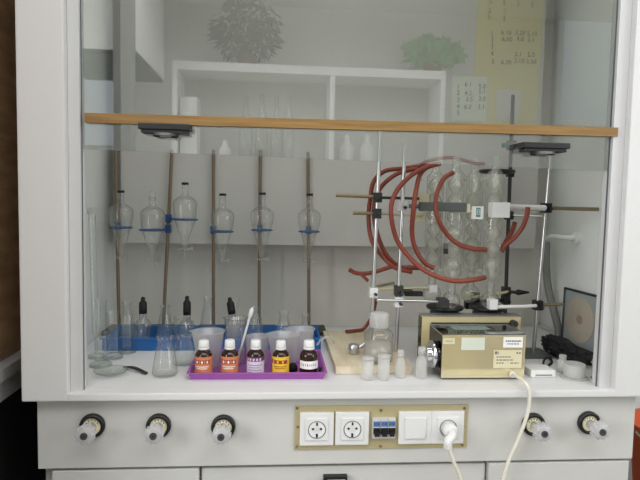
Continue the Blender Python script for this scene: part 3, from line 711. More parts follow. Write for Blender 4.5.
plaque(fb, 493, 350, 522, 368, fy0, 'cream', ((0.85, 0.04, 0.18, 0.16), (0.84, 0.80, 0.95, 0.10), (0.62, 0.1, 0.6, 0.06), (0.45, 0.1, 0.7, 0.06), (0.28, 0.1, 0.4, 0.06), (0.28, 0.6, 0.9, 0.06)))
# rear box
gx0, gx1, gy0, gy1 = U(421, 350, 0.215).x, U(520, 340, 0.215).x, 0.215, 0.252
gz1 = U(470, 316.5, 0.215).z
rb = thing('steel_box', 'rear beige metal box right behind the front steel box', 'instrument', ((gx0+gx1)/2, 0.33, W), 'steel instrument boxes')
MB().box((gx0, gy0, W+0.006), (gx1, gy1, gz1), 0, 0.0015).build('housing', 'box_beige', rb)
MB().box((gx0-0.001, gy0-0.002, gz1+0.0003), (gx1+0.001, gy1, gz1+0.0028)).build('lid', 'steel', rb)
MB().box((gx0+0.026, gy0-0.0060, gz1-0.022), (gx1-0.036, gy0-0.0002, gz1-0.017)).build('front_rail', 'dark_metal', rb)
MB().box((fx0+0.045, fy0+0.045, fz1+0.0031), (fx1-0.075, fy0+0.085, fz1+0.0038)).build('green_plate', 'dull_green', fb)  # painted patch imitating a green reflection in the polished lid
MB().cyl((gx1-0.025, gy0-0.0017, gz1-0.018), 0.010, 0.016, (0, -1, 0)).build('knob', 'black', rb)
for sx in (gx0+0.012, gx1-0.02):
    for sy in (gy0+0.004, gy1-0.012): MB().box((sx, sy, W+0.0005), (sx+0.008, sy+0.008, W+0.006)).build('foot', 'black_rubber', rb)
MB().box((gx0-0.0010, gy0+0.002, W+0.010), (gx0-0.0002, gy1-0.002, gz1-0.003)).build('side_panel', 'dark_steel', rb)
HZ = gz1+0.003
hp = [U(446, 306, 0.30), U(489, 305, 0.30)]
for p, lab in zip(hp, ('left round black hotplate behind the steel boxes', 'right round black hotplate behind the steel boxes')):
    hpx = thing('hotplate', lab, 'hotplate', (p.x, 0.311, W), 'round black hotplates')
    MB().lathe([(0.0001, 0.0005), (0.046, 0.0005), (0.048, 0.004), (0.044, HZ-W-0.010), (0.030, HZ-W-0.0005), (0.0001, HZ-W-0.0005)], (p.x, 0.311, W), n=36).build('hotplate_body', 'grey_clamp', hpx)
    MB().lathe([(0.0001, 0), (0.052, 0), (0.055, 0.004), (0.054, 0.009), (0.048, 0.011), (0.0001, 0.010)], (p.x, 0.311, HZ), n=36).build('heating_disc', 'black', hpx)

# ================================================================== condensers and their flasks
def condenser(px, Y, ytop, ybot, label, rj=0.0255):
    a = U(px, ytop, Y); b = U(px, ybot, Y); x = (a.x+b.x)/2; z0, z1 = b.z, a.z
    t = thing('bulb_condenser', label, 'condenser', (x, Y, z0), 'glass bulb condensers')
    L_ = z1-z0
    MB().lathe([(0.010, 0.0), (0.014, 0.006), (rj, 0.020), (rj, L_-0.020), (0.014, L_-0.006), (0.0105, L_)], (x, Y, z0), n=28).build('jacket', 'glass_milky', t)
    nb_ = 6; pr = [(0.007, 0.004)]; bl = (L_-0.05)/nb_
    for k in range(nb_):
        for q in range(9):
            u = q/8; pr.append((0.0085+0.0130*math.sin(math.pi*u), 0.025+bl*(k+u)))
    pr.append((0.007, L_-0.004))
    MB().lathe(pr, (x, Y, z0), n=22).build('inner_bulbs', 'glass_bulb', t)
    MB().lathe([(0.0095, -0.052), (0.0105, -0.010), (0.0100, -0.0005)], (x, Y, z0), n=20).build('ground_joint', 'glass_milky', t)
    MB().lathe([(0.0110, L_+0.0005), (0.0120, L_+0.030), (0.0135, L_+0.032)], (x, Y, z0), n=20).build('top_joint', 'glass_milky', t)
    for zz, sd in ((0.030, -1), (L_-0.030, -1)):
        MB().tube([(x+sd*(rj-0.001), Y, z0+zz), (x+sd*(rj+0.018), Y, z0+zz)], 0.0042, 10).build('side_arm', 'glass_milky', t)
    return x, z0, z1
CF = {}
CF['a'] = condenser(434, 0.345, 170, 274, 'leftmost rear glass bulb condenser inside the red hose loops')
CF['b'] = condenser(454, 0.245, 168, 281, 'front glass bulb condenser held by the grey clamp')
CF['c'] = condenser(473, 0.345, 170, 274, 'rear glass bulb condenser behind the white square label')
CF['d'] = condenser(493, 0.245, 168, 281, 'rightmost glass bulb condenser held by the white clamp')
def round_flask(x, Y, ztop, label):
    zb = HZ+0.0115; H = ztop-zb; R_ = min(0.030, H*0.36)
    pr = [(0.0001, 0)] + [(R_*math.sin(math.pi*k/16), R_*(1-math.cos(math.pi*k/16))) for k in range(1, 14)] + [(0.0115, R_*2*0.97), (0.0112, H-0.004), (0.0130, H)]
    tag(MB().lathe(pr, (x, Y, zb), n=28).build('round_flask', 'glass', origin=(x, Y, zb)), label, 'flask', 'round flasks on the hotplates')
round_flask(CF['b'][0], 0.245, CF['b'][1]-0.010, 'round glass flask on the left hotplate below the front condenser')
round_flask(CF['d'][0], 0.245, CF['d'][1]-0.010, 'round glass flask on the right hotplate below the rightmost condenser')
round_flask(CF['a'][0], 0.345, CF['a'][1]-0.010, 'round glass flask below the leftmost rear condenser')
round_flask(CF['c'][0], 0.345, CF['c'][1]-0.010, 'round glass flask below the rear condenser on the right hotplate')
x, z0, z1 = CF['b']; q = U(444.5, 250, 0.22)
tagx = MB().box((q.x-0.006, 0.205, q.z-0.010), (q.x+0.006, 0.212, q.z+0.005), 0, 0.001).box((q.x-0.006, 0.205, q.z+0.0055), (q.x+0.006, 0.212, q.z+0.020), 1, 0.001)
tag(tagx.build('hose_clip', ['black', 'grey_clamp']), 'small black and grey clip hanging left of the front condenser', 'clip')

# ================================================================== right and rear rods
def plain_stand(p0, p1, r, mat, label, name='retort_stand'):
    foot = down_to(p0, p1, W+0.010)
    t = thing(name, label, 'retort stand', (foot.x, foot.y, W))
    MB().box((foot.x-0.045, foot.y-0.03, W+0.0005), (foot.x+0.045, foot.y+0.06, W+0.010), bevel=0.002).build('base', 'grey_clamp', t)
    MB().tube([foot, p1], r, 12).build('rod', mat, t)
    return foot
RC1, RC0 = U(551, 150, 0.27), U(534, 345, 0.27); RC0 = plain_stand(RC0, RC1, 0.0052, 'steel', 'thin bright steel retort stand right of the steel boxes, leaning')
RD1, RD0 = U(513, 95, 0.485), U(507, 260, 0.485); RD0 = plain_stand(RD0, RD1, 0.0060, 'dark_metal', 'dark retort stand behind the condensers reaching above the wooden rail')
# clamps: rod/arm from the boss to the jaws
def clamp(label, boss_at, arm_pts, arm_r, arm_mat, jaw, jaw_mat, boss_mat, tail=None, tail_mat='brass_rod', tail_r=0.005, name='clamp'):
    t = thing(name, label, 'clamp', boss_at)
    b = boss_at
    bo = MB(); e_ = 0.0082
    bo.box((b.x-0.0115, b.y-0.013, b.z-0.014), (b.x-e_, b.y+0.0125, b.z+0.014)); bo.box((b.x+e_, b.y-0.013, b.z-0.014), (b.x+0.0115, b.y+0.0125, b.z+0.014))
    bo.box((b.x-e_, b.y-0.013, b.z-0.014), (b.x+e_, b.y-e_, b.z+0.014)); bo.box((b.x-e_, b.y+e_, b.z-0.014), (b.x+e_, b.y+0.0125, b.z+0.014))
    bo.build('boss', boss_mat, t)
    MB().cyl((b.x+0.004, b.y-0.0132, b.z-0.004), 0.0045, 0.012, (0, -1, 0), 12).build('thumbscrew', 'black', t)
    MB().tube(arm_pts, arm_r, 12).build('arm', arm_mat, t)
    if tail: MB().tube(tail, tail_r, 12).build('tail_rod', tail_mat, t)
    if jaw:
        lo, hi = jaw; MB().box(lo, hi, 0, 0.002).build('jaw', jaw_mat, t)
    return t
# grey clamp on the second rod gripping the front condenser
zB = U(404, 206, 0.25).z; pB = along(RB0, RB1, zB)
j1 = U(468, 206.5, 0.21)
g1 = clamp('long grey clamp with a white boss gripping the front condenser', pB, [V((pB.x+0.011, 0.213, zB)), V((pB.x+0.05, 0.212, zB)), V((j1.x-0.03, 0.210, zB))], 0.006, 'grey_clamp', None, None, 'white_plastic')
MB().box((U(419, 206, 0.21).x, 0.200, zB-0.0125), (j1.x-0.006, 0.2185, zB+0.0125), bevel=0.004).build('jaw', 'grey_clamp', g1)
MB().box((j1.x-0.0055, 0.202, zB-0.014), (j1.x+0.004, 0.217, zB+0.010), bevel=0.002).build('jaw_tip', 'cream', g1)
a, b = U(472, 219, 0.20), U(483.5, 206.5, 0.20)
lt = thing('label_tag', 'small white square tag with a teal symbol between the front condensers', 'label', (a.x, 0.2, a.z))
MB().box((a.x, 0.198, a.z), (b.x, 0.206, b.z), 0, 0.001).build('tag_plate', 'paper', lt)
MB().box((a.x+0.010, 0.1972, a.z+0.006), (b.x-0.009, 0.1979, b.z-0.004)).build('symbol_ground', 'teal', lt)
tx_ = MB(); glyphs(tx_, '8', ((a.x+b.x)/2+0.0005, 0.1969, (a.z+b.z)/2+0.001), 0.024); tx_.build('symbol', 'pale_paper', lt)
# rear clamps from the first rod, tails to the left
zA = U(375, 197.5, 0.27).z; pA = along(RA0, RA1, zA)
tl = U(336, 195.5, 0.27)
clamp('clamp on the first rod with the longer brown tail rod to the left', pA, [V((pA.x+0.011, 0.28, zA)), V((CF['a'][0]-0.04, 0.325, zA))], 0.004, 'dark_metal',
      ((CF['a'][0]-0.055, 0.310, zA-0.014), (CF['a'][0]-0.026, 0.345, zA+0.014)), 'cream', 'dark_metal', [V((tl.x, 0.27, zA+0.004)), V((pA.x-0.0115, 0.27, zA+0.002))])
zA2 = U(375, 213.5, 0.27).z; pA2 = along(RA0, RA1, zA2); tl = U(353, 213, 0.27)
clamp('clamp on the first rod with the shorter brown tail rod', pA2, [V((pA2.x+0.011, 0.29, zA2)), V((CF['a'][0]-0.04, 0.345, zA2-0.006))], 0.004, 'cream',
      ((CF['a'][0]-0.050, 0.346, zA2-0.022), (CF['a'][0]-0.026, 0.372, zA2+0.002)), 'cream', 'dark_metal', [V((tl.x, 0.27, zA2)), V((pA2.x-0.0115, 0.27, zA2))])
# white clamp from the right rod
zC = U(546, 208, 0.27).z; pC = along(RC0, RC1, zC)
k0, k1 = U(488, 218, 0.215), U(506, 202.5, 0.215)
w1 = clamp('large white clamp from the right rod with a brassy tail rod', pC, [V((pC.x-0.011, 0.255, zC)), V((U(524, 208, 0.23).x, 0.235, zC)), V((k1.x+0.002, 0.216, zC+0.002))], 0.0085, 'white_plastic',
           ((k0.x, 0.185, k0.z+0.002), (k1.x, 0.2185, k1.z)), 'white_plastic', 'black', [V((pC.x+0.0115, 0.27, zC)), V((UX(604, 208, 0.755).x-0.002, 0.27, zC-0.001))], 'brass_rod', 0.0058)
a, b = U(519, 216.5, 0.34), U(552, 217, 0.34)
clz = a.z
pD = along(RD0, RD1, clz)
clamp('thin grey clamp behind the large white clamp', V((pD.x, 0.485, clz)), [V((pD.x+0.0115, 0.475, clz)), V((b.x+0.02, 0.44, clz))], 0.0035, 'steel', None, None, 'dark_metal')
zB2 = U(397, 290.5, 0.25).z; pB2 = along(RB0, RB1, zB2)
clamp('short black jawed clamp above the lower steel arm on the second rod', pB2, [V((pB2.x+0.0118, 0.25, zB2)), V((U(412, 290, 0.26).x, 0.262, zB2-0.003))], 0.0045, 'dark_metal',
      ((U(406, 290, 0.26).x+0.0005, 0.268, zB2-0.020), (U(424, 290, 0.26).x, 0.290, zB2-0.006)), 'black', 'dark_metal')
zD2 = U(508, 298, 0.485).z; pD2 = along(RD0, RD1, zD2-0.006)
clamp('black boss clamp low on the dark rear rod reaching left between the flasks', V((pD2.x, pD2.y, zD2-0.006)), [V((pD2.x-0.0118, 0.478, zD2-0.006)), V((U(477, 296, 0.40).x, 0.42, zD2))], 0.0055, 'black',
      ((U(466, 296, 0.40).x, 0.40, zD2-0.022), (U(480, 296, 0.40).x, 0.4195, zD2+0.030)), 'black', 'dark_metal')
# top fittings on the dark rod: green clamp, black ring
zt = U(509, 145, 0.485).z; pD = along(RD0, RD1, zt)
clamp('small green clamp near the top of the dark rear rod', pD, [V((pD.x+0.0115, 0.485, zt)), V((pD.x+0.035, 0.485, zt+0.004))], 0.006, 'grey_clamp', ((pD.x-0.028, 0.475, zt-0.008), (pD.x-0.0115, 0.495, zt+0.006)), 'teal', 'grey_clamp')
zr = U(497, 171.5, 0.40).z; pD = along(RD0, RD1, zr); rc = U(497, 171.5, 0.40)
rr_ = thing('support_ring', 'black support ring on the dark rear rod behind the condensers', 'ring clamp', (pD.x, pD.y, zr))
MB().torus((rc.x, 0.40, zr), 0.050, 0.0055, n=36, k=8).build('ring', 'black', rr_)
MB().tube([(pD.x, pD.y-0.013, zr), (rc.x+0.02, 0.448, zr)], 0.005, 10).build('arm', 'black', rr_)
MB().box((pD.x-0.010, pD.y-0.012, zr-0.012), (pD.x+0.010, pD.y+0.012, zr+0.012), bevel=0.002).build('boss', 'black', rr_)
# lower clamps
zL = U(376, 292, 0.27).z; pL = along(RA0, RA1, zL)
c1 = clamp('lower white boss clamp with two cream rods on the first rod', pL, [V((pL.x+0.0115, 0.28, zL+0.006)), V((U(397, 290, 0.30).x, 0.30, zL+0.006)), V((U(430, 291, 0.33).x, 0.33, zL+0.004))], 0.0042, 'cream',
           ((U(428, 290, 0.33).x, 0.315, zL-0.008), (U(436, 290, 0.33).x, 0.335, zL+0.014)), 'white_plastic', 'white_plastic')
MB().tube([V((pL.x+0.0115, 0.275, zL+0.016)), V((U(394, 284, 0.30).x, 0.30, zL+0.022))], 0.004, 10).build('upper_rod', 'brass_rod', c1)
zL2 = U(397, 301.5, 0.25).z; pL2 = along(RB0, RB1, zL2)
c2 = clamp('lower white boss clamp with a steel arm on the second rod', pL2, [V((U(377, 299, 0.236).x, 0.236, zL2+0.006)), V((U(425, 300, 0.236).x, 0.236, zL2+0.004)), V((CF['b'][0]-0.03, 0.24, zL2+0.001))], 0.0042, 'steel', 
           ((CF['b'][0]-0.040, 0.222, zL2-0.014), (CF['b'][0]-0.0125, 0.262, zL2+0.012)), 'dark_metal', 'white_plastic')
zL3 = U(541, 305, 0.27).z; pL3 = along(RC0, RC1, zL3)
k0, k1 = U(488, 309, 0.22), U(496.5, 299, 0.22)
clamp('lower white clamp from the right rod with a short brass tail', pL3, [V((pL3.x-0.011, 0.258, zL3)), V((U(524, 304, 0.24).x, 0.235, zL3+0.002)), V((k1.x+0.001, 0.219, zL3+0.003))], 0.0055, 'white_plastic',
      ((k0.x, 0.208, k0.z), (k1.x, 0.2315, k1.z)), 'white_plastic', 'black', [V((pL3.x+0.0115, 0.27, zL3)), V((U(563, 304, 0.27).x, 0.27, zL3+0.003))], 'brass_rod', 0.0045)
zL4 = U(505, 291, 0.485).z; pL4 = along(RD0, RD1, zL4)
c4 = clamp('cream clamp low on the dark rear rod with a black pointed handle', pL4, [V((pL4.x, 0.471, zL4)), V((U(492, 291, 0.40).x, 0.40, zL4)), V((CF['c'][0]+0.014, 0.372, zL4-0.002))], 0.0045, 'cream',
           ((CF['c'][0]-0.010, 0.372, zL4-0.012), (CF['c'][0]+0.014, 0.392, zL4+0.012)), 'cream', 'dark_metal')
MB().tube([V((pL4.x+0.0115, 0.47, zL4)), V((U(515, 291, 0.46).x, 0.46, zL4)), V((U(518, 291, 0.46).x, 0.46, zL4)), V((U(529, 291, 0.46).x, 0.46, zL4))], 0.006, 10, rr=[0.005, 0.005, 0.010, 0.003]).build('handle', 'black', c4)

# ================================================================== red rubber hoses
def hose(pts, label, r=0.0066):
    P = [U(x, y, Y) for (x, y, Y) in pts]
    return tag(MB().tube(spline(P, 8), r, 10).build('rubber_hose', 'rubber_hose'), label, 'hose', 'red rubber hoses')
hose(((429, 165.5, 0.315), (420, 166, 0.31), (402, 168.5, 0.30), (385, 171, 0.30), (374, 181, 0.31), (370.5, 197, 0.315), (368.5, 218, 0.315), (372, 241, 0.30), (384, 258, 0.29), (396, 268, 0.285), (412, 272, 0.285)), 'red rubber hose forming the outermost large loop on the left')
hose(((421, 168.5, 0.285), (408, 170.5, 0.288), (395, 175, 0.292), (382, 186, 0.298), (375, 200, 0.298), (374, 216, 0.298), (378, 236, 0.298), (386, 254, 0.298), (398, 266, 0.305), (410, 267.5, 0.31), (420, 268, 0.34)), 'red rubber hose forming the second loop from the left')
hose(((429, 166, 0.235), (422, 169, 0.232), (408, 178, 0.225), (395, 194, 0.215), (391, 213, 0.190), (397, 240, 0.215), (411, 259, 0.215), (424, 270, 0.205), (438, 277, 0.19), (455, 281, 0.185), (472, 280, 0.19), (485, 277.5, 0.22)), 'red rubber hose sweeping low in front of the condensers')
hose(((440, 163.5, 0.27), (427, 167.5, 0.255), (420, 175, 0.240), (416.5, 188, 0.220), (414, 205, 0.180), (412, 232, 0.220), (416, 250, 0.235), (425, 263, 0.24), (434, 268, 0.238)), 'red rubber hose loop just left of the condensers')
hose(((453, 172.5, 0.205), (444.5, 178, 0.195), (438, 190, 0.185), (435.5, 203, 0.178), (438, 219, 0.180), (446, 233, 0.20), (455, 242, 0.205), (465, 246.8, 0.205), (476, 249, 0.205), (486, 249.5, 0.215)), 'small red rubber hose loop wrapped across the front condenser')
hose(((418, 167, 0.268), (426, 162, 0.27), (438, 158.8, 0.27), (452, 157.6, 0.27), (464, 160.5, 0.275), (474, 163.2, 0.28), (484, 163.8, 0.29)), 'brownish red hose arching over the condenser tops', 0.0055)
hose(((528, 207, 0.208), (526.5, 217, 0.21), (522, 228, 0.22), (514, 238, 0.23), (505, 246, 0.24), (501.5, 252, 0.243)), 'red rubber hose hanging down from the large white clamp')
hose(((515, 222, 0.28), (512, 231, 0.28), (507, 240, 0.28), (502, 249, 0.278)), 'short red rubber hose right of the rightmost condenser')
hose(((349, 269.5, 0.40), (356, 273, 0.40), (366, 273.5, 0.39), (378, 271, 0.38), (390, 267, 0.37), (400, 264, 0.37)), 'red rubber hose pointing left near the lower clamps')
hose(((360, 273.5, 0.375), (364, 277, 0.37), (368, 281, 0.37)), 'short red hose stub below the left pointing hose', 0.005)
hz = [F(346, 331.5, 0.0285), F(356, 330.5, 0.0285), F(364, 328.5, 0.030), U(371, 318, 0.485), U(374, 310, 0.48), U(376, 300, 0.45)]
tag(MB().tube(spline(hz, 8), 0.0055, 10).build('rubber_hose', 'rubber_hose'), 'red rubber hose trailing onto the back of the wooden board', 'hose', 'red rubber hoses')

# ================================================================== right side of the hood
tp = thing('wall_tap', 'pale tap on the right inner wall of the hood above the grey hose', 'tap', (IXR, 0.45, W+0.34))
w0 = UX(578, 238, IXR)
MB().cyl((IXR-0.0003, w0.y, w0.z), 0.020, 0.012, (-1, 0, 0)).build('flange', 'side', tp)
MB().tube(spline([(IXR-0.0125, w0.y, w0.z), (IXR-0.04, w0.y+0.01, w0.z), (IXR-0.055, w0.y+0.06, w0.z), (IXR-0.055, w0.y+0.10, w0.z-0.012)]), 0.008, 10).build('spout', 'side', tp)
hb_ = V((IXR-0.055, w0.y+0.10, w0.z-0.022))
e1 = UX(557, 334, IXR-0.03)
tag(MB().tube(spline([hb_, hb_+V((0.0, -0.005, -0.06)), V((IXR-0.045, (hb_.y+e1.y)/2+0.02, (hb_.z+e1.z)/2)), V((IXR-0.03, e1.y, e1.z+0.03)), V((IXR-0.03, e1.y-0.01, W+0.014))]), 0.0125, 12).build('grey_hose', 'grey_hose'), 'thick grey hose hanging down the right inner wall', 'hose')
bl, tl_, tr_, br_ = U(561.5, 352, 0.43), U(567.5, 288, 0.455), U(606.5, 298, 0.285), U(604, 371, 0.26)
def inx(p): return V((min(p.x, IXR-0.022), p.y, max(p.z, W+0.006)))
bl, tl_, tr_, br_ = [inx(q) for q in (bl, tl_, tr_, br_)]
nrm = (br_-bl).cross(tl_-bl).normalized()
if nrm.dot(CAM-bl) < 0: nrm = -nrm
lp = thing('round_sieve_plate', 'square grey plate with a pinkish disc leaning on the right wall', 'plate', bl)
tl_.x = min(tl_.x, bl.x+0.02); C4 = [bl, br_, tl_+(br_-bl), tl_]
MB().hexa([q-nrm*0.006 for q in C4], C4).build('plate', 'plate_grey', lp)
eg = MB()
for i in range(4): eg.tube([C4[i], C4[(i+1) % 4]], 0.004, 8)
eg.build('edge_frame', 'dark_metal', lp)
cc = sum(C4, V((0, 0, 0)))/4; uu = (br_-bl); vv = (tl_-bl)
def disc(sx, off, mat, name):
    n_ = 40; vs2 = []; 
    for s2 in (0, 1):
        for j in range(n_):
            an = 2*math.pi*j/n_; vs2.append(cc+uu*(0.5*sx*math.cos(an))+vv*(0.5*sx*math.sin(an))+nrm*(off+0.001*s2))
    fs2 = [list(range(n_, 2*n_)), list(range(n_))[::-1]]+[(j, (j+1) % n_, n_+(j+1) % n_, n_+j) for j in range(n_)]
    MB().add(vs2, fs2).build(name, mat, lp)
disc(0.82, 0.0003, 'plate_pink', 'disc'); disc(0.16, 0.0015, 'plate_core', 'disc_centre')
# crumpled black cloth
import bmesh
bmm = bmesh.new(); bmesh.ops.create_icosphere(bmm, subdivisions=5, radius=1.0)
cA, cB = F(550, 352), F(592, 372); ctr = (cA+cB)/2; ang = math.atan2(cB.y-cA.y, cB.x-cA.x); hl = (cB-cA).length/2
vs3 = []
for v in bmm.verts:
    p = v.co.copy(); n1 = noise.noise(p*1.7+V((3, 1, 7)))*0.45+noise.noise(p*4.0)*0.22+noise.noise(p*9.0)*0.08
    p = p*(1+n1); q = V((p.x*hl*1.02, p.y*0.034, p.z*0.030+0.024))
    q.z = max(q.z, 0.0)*(1.0+0.5*(-p.x)*0.35)
    x, y = q.x*math.cos(ang)-q.y*math.sin(ang), q.x*math.sin(ang)+q.y*math.cos(ang)
    vs3.append(V((min(ctr.x+x, IXR-0.046), ctr.y+0.03+y, W+0.0008+q.z)))
cl = MB(); bmm.verts.index_update(); cl.add(vs3, [[q.index for q in f.verts] for f in bmm.faces], 0, True); bmm.free()
tag(cl.build('black_cloth', 'cloth'), 'crumpled black cloth bundle below the leaning square plate', 'cloth')
tag(MB().tube(spline([F(549, 351, 0.030), F(549, 353, 0.03), F(549, 357, 0.008), F(552, 362, 0.004), F(547, 366, 0.004), F(543.5, 364, 0.006), F(545, 359, 0.016), F(551, 357, 0.02)]), 0.0032, 8).build('black_cable', 'black'), 'looped black cable in front of the black cloth bundle', 'cable')
a = F(531, 378); ad = thing('white_adapter', 'flat white plug-in adapter box right of the front steel box', 'adapter', (a.x+0.03, a.y+0.03, W))
MB().box((a.x, a.y, W+0.0005), (a.x+0.066, a.y+0.055, W+0.020), bevel=0.004).build('adapter_body', 'white_plastic', ad)
MB().box((a.x+0.012, a.y-0.0008, W+0.006), (a.x+0.056, a.y-0.0001, W+0.009)).build('seam', 'grey_ink', ad)
b0 = on_floor(574, 377.5)
t = thing('plastic_cup', 'short milky plastic cup at the front right corner of the worktop', 'cup', b0)
MB().lathe([(0.0001, 0.001), (0.024, 0.001), (0.0265, 0.003), (0.0270, 0.036), (0.0255, 0.037), (0.0245, 0.004)], b0, n=32).build('cup_body', 'frosted_dense', t)
MB().lathe([(0.0272, 0.003), (0.036, 0.0015), (0.036, 0.0005), (0.0272, 0.0005)], b0, n=32).build('base_rim', 'frosted', t)
b0 = on_floor(562, 372); 
t = thing('plastic_vial', 'milky plastic vial behind the short plastic cup', 'vial', b0)
MB().lathe([(0.0001, 0.0005), (0.013, 0.0005), (0.0135, 0.028), (0.008, 0.036), (0.0001, 0.036)], b0, n=24).build('vial_body', 'frosted_dense', t)
MB().cyl(b0+V((0, 0, 0.0362)), 0.0095, 0.010).build('cap', 'frosted_dense', t)
a, b = F(591, 377, 0.004), F(603, 381, 0.004)
tag(MB().tube([a, a.lerp(b, 0.5), b], 0.003, 8).build('glass_rod', 'brass_rod'), 'short brownish rod at the right front edge of the worktop', 'rod')

# ================================================================== white mains lead
p0 = U(512, 374, 0.05); q4 = V((cx4, -0.0165, ZC))
ld = thing('mains_lead', 'white mains lead from the front steel box to the rightmost socket', 'cable', q4)
path = [V((p0.x, 0.044, p0.z)), U(518, 377, 0.005), U(526, 384, -0.036), U(529.5, 396, -0.043), U(527, 415, -0.043), U(518, 440, -0.043), U(509, 460, -0.043), U(503, 480, -0.043), U(498, 505, -0.043), U(484, 525, -0.05), U(470, 510, -0.055), U(461, 480, -0.058), U(453, 460, -0.060), U(448, 446, -0.060)]
MB().tube(spline(path, 10), 0.0045, 10).build('cord', 'cable_white', ld)
MB().tube([V((p0.x, 0.0535, p0.z)), V((p0.x, 0.0445, p0.z))], 0.008, 12).build('strain_relief', 'cable_white', ld)
pl = MB(); pl.cyl(q4, 0.0175, 0.022, (0, -1, 0), 28, 0, 0.003)
e = path[-1]; pl.tube(spline([V((q4.x, -0.030, q4.z+0.002)), V((q4.x, -0.048, q4.z-0.004)), V((e.x, e.y, e.z+0.012)), e+V((0, 0, -0.004))], 6), 0.010, 14, rr=None)
pl.build('plug', 'white_plastic', ld)

def RF(x, y, D):                    # a point of the room whose mirror image in the sash falls there
    p = U(x, y, D); return V((p.x, -p.y, p.z))
D0 = 3.2
def room_window(n, px0, py0, px1, py1, strength):
    a, b = RF(px0, py1, 3.585), RF(px1, py0, 3.585)
    w = MB(); t_ = 0.05
    for lo, hi in (((a.x, a.z), (b.x, a.z+t_)), ((a.x, b.z-t_), (b.x, b.z)), ((a.x, a.z+t_), (a.x+t_, b.z-t_)), ((b.x-t_, a.z+t_), (b.x, b.z-t_)), (((a.x+b.x)/2-0.02, a.z+t_), ((a.x+b.x)/2+0.02, b.z-t_))):
        w.box((lo[0], -3.5995, lo[1]), (hi[0], -3.555, hi[1]))
    w = tag(w.build('window_%d' % n, 'shelf_white'), kind='structure')
    mt = bpy.data.materials.new('window_sky'); mt.use_nodes = True; nn = mt.node_tree.nodes; nn.clear()
    e = nn.new('ShaderNodeEmission'); e.inputs[0].default_value = (0.86, 0.93, 1.0, 1); e.inputs[1].default_value = strength
    o_ = nn.new('ShaderNodeOutputMaterial'); mt.node_tree.links.new(e.outputs[0], o_.inputs[0])
    MB().box((a.x+t_, -3.598, a.z+t_), (b.x-t_, -3.592, b.z-t_)).build('window_pane', mt, w)
dk = thing('drawer_cabinet', 'low tan wooden drawer cabinet behind the camera, reflected in the front steel box', 'cabinet', (0.9, -2.6, 0))
MB().box((0.55, -2.85, 0.0005), (1.28, -2.40, 0.72), bevel=0.004).build('cabinet_body', 'board', dk)  # unseen cabinet, added for its tan reflection in the steel box
for k in range(3):
    o = MB().box((0.57, -2.3995, 0.06+0.21*k), (1.26, -2.385, 0.25+0.21*k), bevel=0.003).build('drawer', 'cream', dk)
    MB().box((0.83, -2.3845, 0.15+0.21*k), (1.0, -2.370, 0.17+0.21*k), bevel=0.003).build('handle', 'steel', o)
# ================================================================== the laboratory behind the camera (seen in the sash glass)
room_window(1, 553, 16, 690, 125, 0.55)
room_window(2, 40, 6, 122, 150, 0.9)
struct('pillar', MB().box((-1.175, -2.30, 0.0005), (-1.075, -2.18, RH-0.0005)), 'bench_grey')
wc = thing('wall_cabinet', 'white wall cabinet beside the grey pillar, reflected at the upper left of the sash', 'cabinet', (-1.37, -2.75, W+1.36))
MB().box((-1.66, -3.18, W+1.362), (-1.075, -2.32, RH-0.02), bevel=0.004).build('cabinet_body', 'shelf_white', wc)
MB().box((-1.65, -3.17, W+1.34), (-1.085, -2.33, W+1.3615)).build('underside', 'dark_metal', wc)  # dark colour paints in the shade beneath the white cabinet
a, b = RF(172, 60, D0), RF(436, 72, D0)
su = thing('wall_shelf_unit', 'long white shelf unit with plants on top, reflected in the sash', 'shelf unit', ((a.x+b.x)/2, -D0-0.18, 0))
zt_ = a.z; x0, x1 = a.x, RF(446, 80, D0).x
zc_ = RF(250, 72, D0).z
MB().box((x0, -D0-0.36, zc_), (x1, -D0, zt_), bevel=0.004).build('top_board', 'shelf_white', su)
z2 = RF(250, 163, D0).z
MB().box((x0, -D0-0.36, z2-0.04), (x1, -D0, z2), bevel=0.004).build('shelf_board', 'shelf_white', su)
MB().box((x0, -D0-0.36, 0), (x0+0.04, -D0, zc_-0.001), bevel=0.004).build('side_board', 'shelf_white', su)
MB().box((x1-0.04, -D0-0.36, 0), (x1, -D0, zc_-0.001), bevel=0.004).build('side_board', 'shelf_white', su)
xm = RF(330, 100, D0).x
MB().box((xm, -D0-0.36, 0), (xm+0.04, -D0, zc_-0.001), bevel=0.004).build('side_board', 'shelf_white', su)
MB().box((x0, -D0-0.39, 0), (x1, -D0-0.362, zc_)).build('back_board', 'fascia', su)
MB().box((x0+0.041, -D0-0.34, 0), (x1-0.041, -D0-0.01, z2-0.041)).build('cupboard', 'fascia', su)
for (px, yt, r, mt, lab) in ((246, 97, 0.055, 'glass', 'first glass bottle on the reflected shelf from the left'), (262, 94, 0.055, 'glass', 'second glass bottle on the reflected shelf'), (277, 97, 0.05, 'glass', 'third glass bottle on the reflected shelf'), (289, 95, 0.05, 'glass', 'fourth glass bottle on the reflected shelf'),
                             (347, 135, 0.06, 'white_plastic', 'first white plastic jug on the reflected shelf'), (367, 135, 0.06, 'white_plastic', 'second white plastic jug on the reflected shelf'), (225, 140, 0.05, 'white_plastic', 'white plastic jug beside the glass bottles on the reflected shelf')):
    p = RF(px, yt, D0+0.15); base = V((p.x, -D0-0.15, z2+0.0005)); hb2 = p.z-base.z
    tag(MB().lathe([(0.0001, 0), (r, 0), (r, hb2*0.6), (r*0.4, hb2*0.78), (r*0.35, hb2), (0.0001, hb2)], base, n=20).build('storage_bottle', mt, origin=base), lab, 'bottle', 'bottles on the reflected shelf')
a, b = RF(174, 116, D0+0.1), RF(198, 98, D0+0.1)
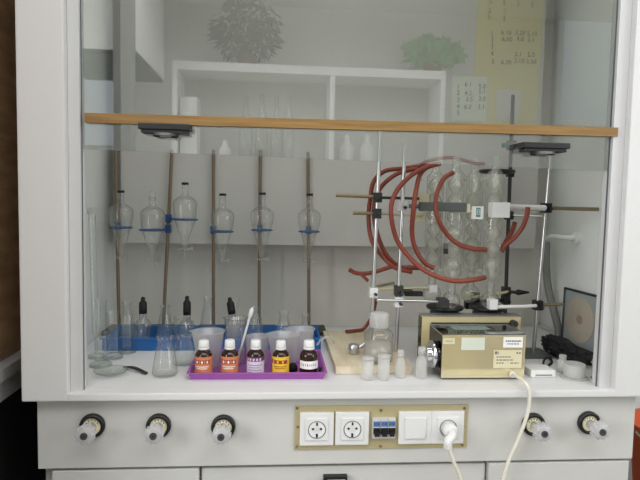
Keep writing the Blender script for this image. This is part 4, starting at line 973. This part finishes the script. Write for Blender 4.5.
tag(MB().box((a.x+0.055, -D0-0.25, z2+0.0005), (b.x, -D0-0.05, b.z), 0, 0.004).build('white_carton', 'shelf_white'), 'white carton at the end of the reflected shelf', 'box')
def plant(px, pyb, D, name, label, n_, rx, rz, lift, mat, size, droop):
    p = RF(px, pyb, D); base = V((p.x, -D, zt_+0.0005)); t = thing(name, label, 'plant', base)
    MB().lathe([(0.0001, 0), (0.06, 0), (0.085, 0.09), (0.09, 0.10), (0.08, 0.10), (0.075, 0.09), (0.0001, 0.09)], base, n=24).build('pot', 'pot', t)
    lf = MB(); c0 = base+V((0, 0, lift))
    for k in range(n_):
        while True:
            q = V((random.uniform(-1, 1), random.uniform(-1, 1), random.uniform(-1, 1)))
            if 0.15 < q.length < 1: break
        c = c0+V((q.x*rx, q.y*min(rx, 0.15), q.z*rz)); c.z = max(c.z, base.z+0.03)
        out = (V((q.x+random.uniform(-0.7, 0.7), q.y*0.6+random.uniform(-0.7, 0.7), q.z*0.3-droop+random.uniform(-0.5, 0.5)))).normalized(); sd = out.cross(V((random.uniform(-1, 1), random.uniform(-1, 1), random.uniform(-1, 1)))).normalized()
        l_ = size*random.uniform(0.6, 1.4); w_ = l_*(0.16 if droop > 0.5 else 0.36)
        lf.add([c-out*l_*0.5, c+sd*w_-out*l_*0.1, c+out*l_*0.5, c-sd*w_-out*l_*0.1], [(0, 1, 2, 3)])
    for k in range(14):
        an = 2*math.pi*k/14; e = c0+V((math.cos(an)*rx*0.6, math.sin(an)*0.08, rz*random.uniform(-0.2, 0.7)))
        lf.tube(spline([base+V((0, 0, 0.09)), base.lerp(e, 0.5)+V((0, 0, 0.08)), e], 4), 0.004, 5)
    lf.build('foliage', mat, t)
plant(247, 60, D0+0.19, 'spider_plant', 'dark bushy potted plant on top of the reflected shelf', 620, 0.31, 0.27, 0.30, 'leaf_dark', 0.085, 0.55)
plant(432, 80, D0+0.19, 'potted_ivy', 'green leafy potted plant on the reflected shelf to the right', 190, 0.26, 0.13, 0.19, 'leaf', 0.11, 0.1)
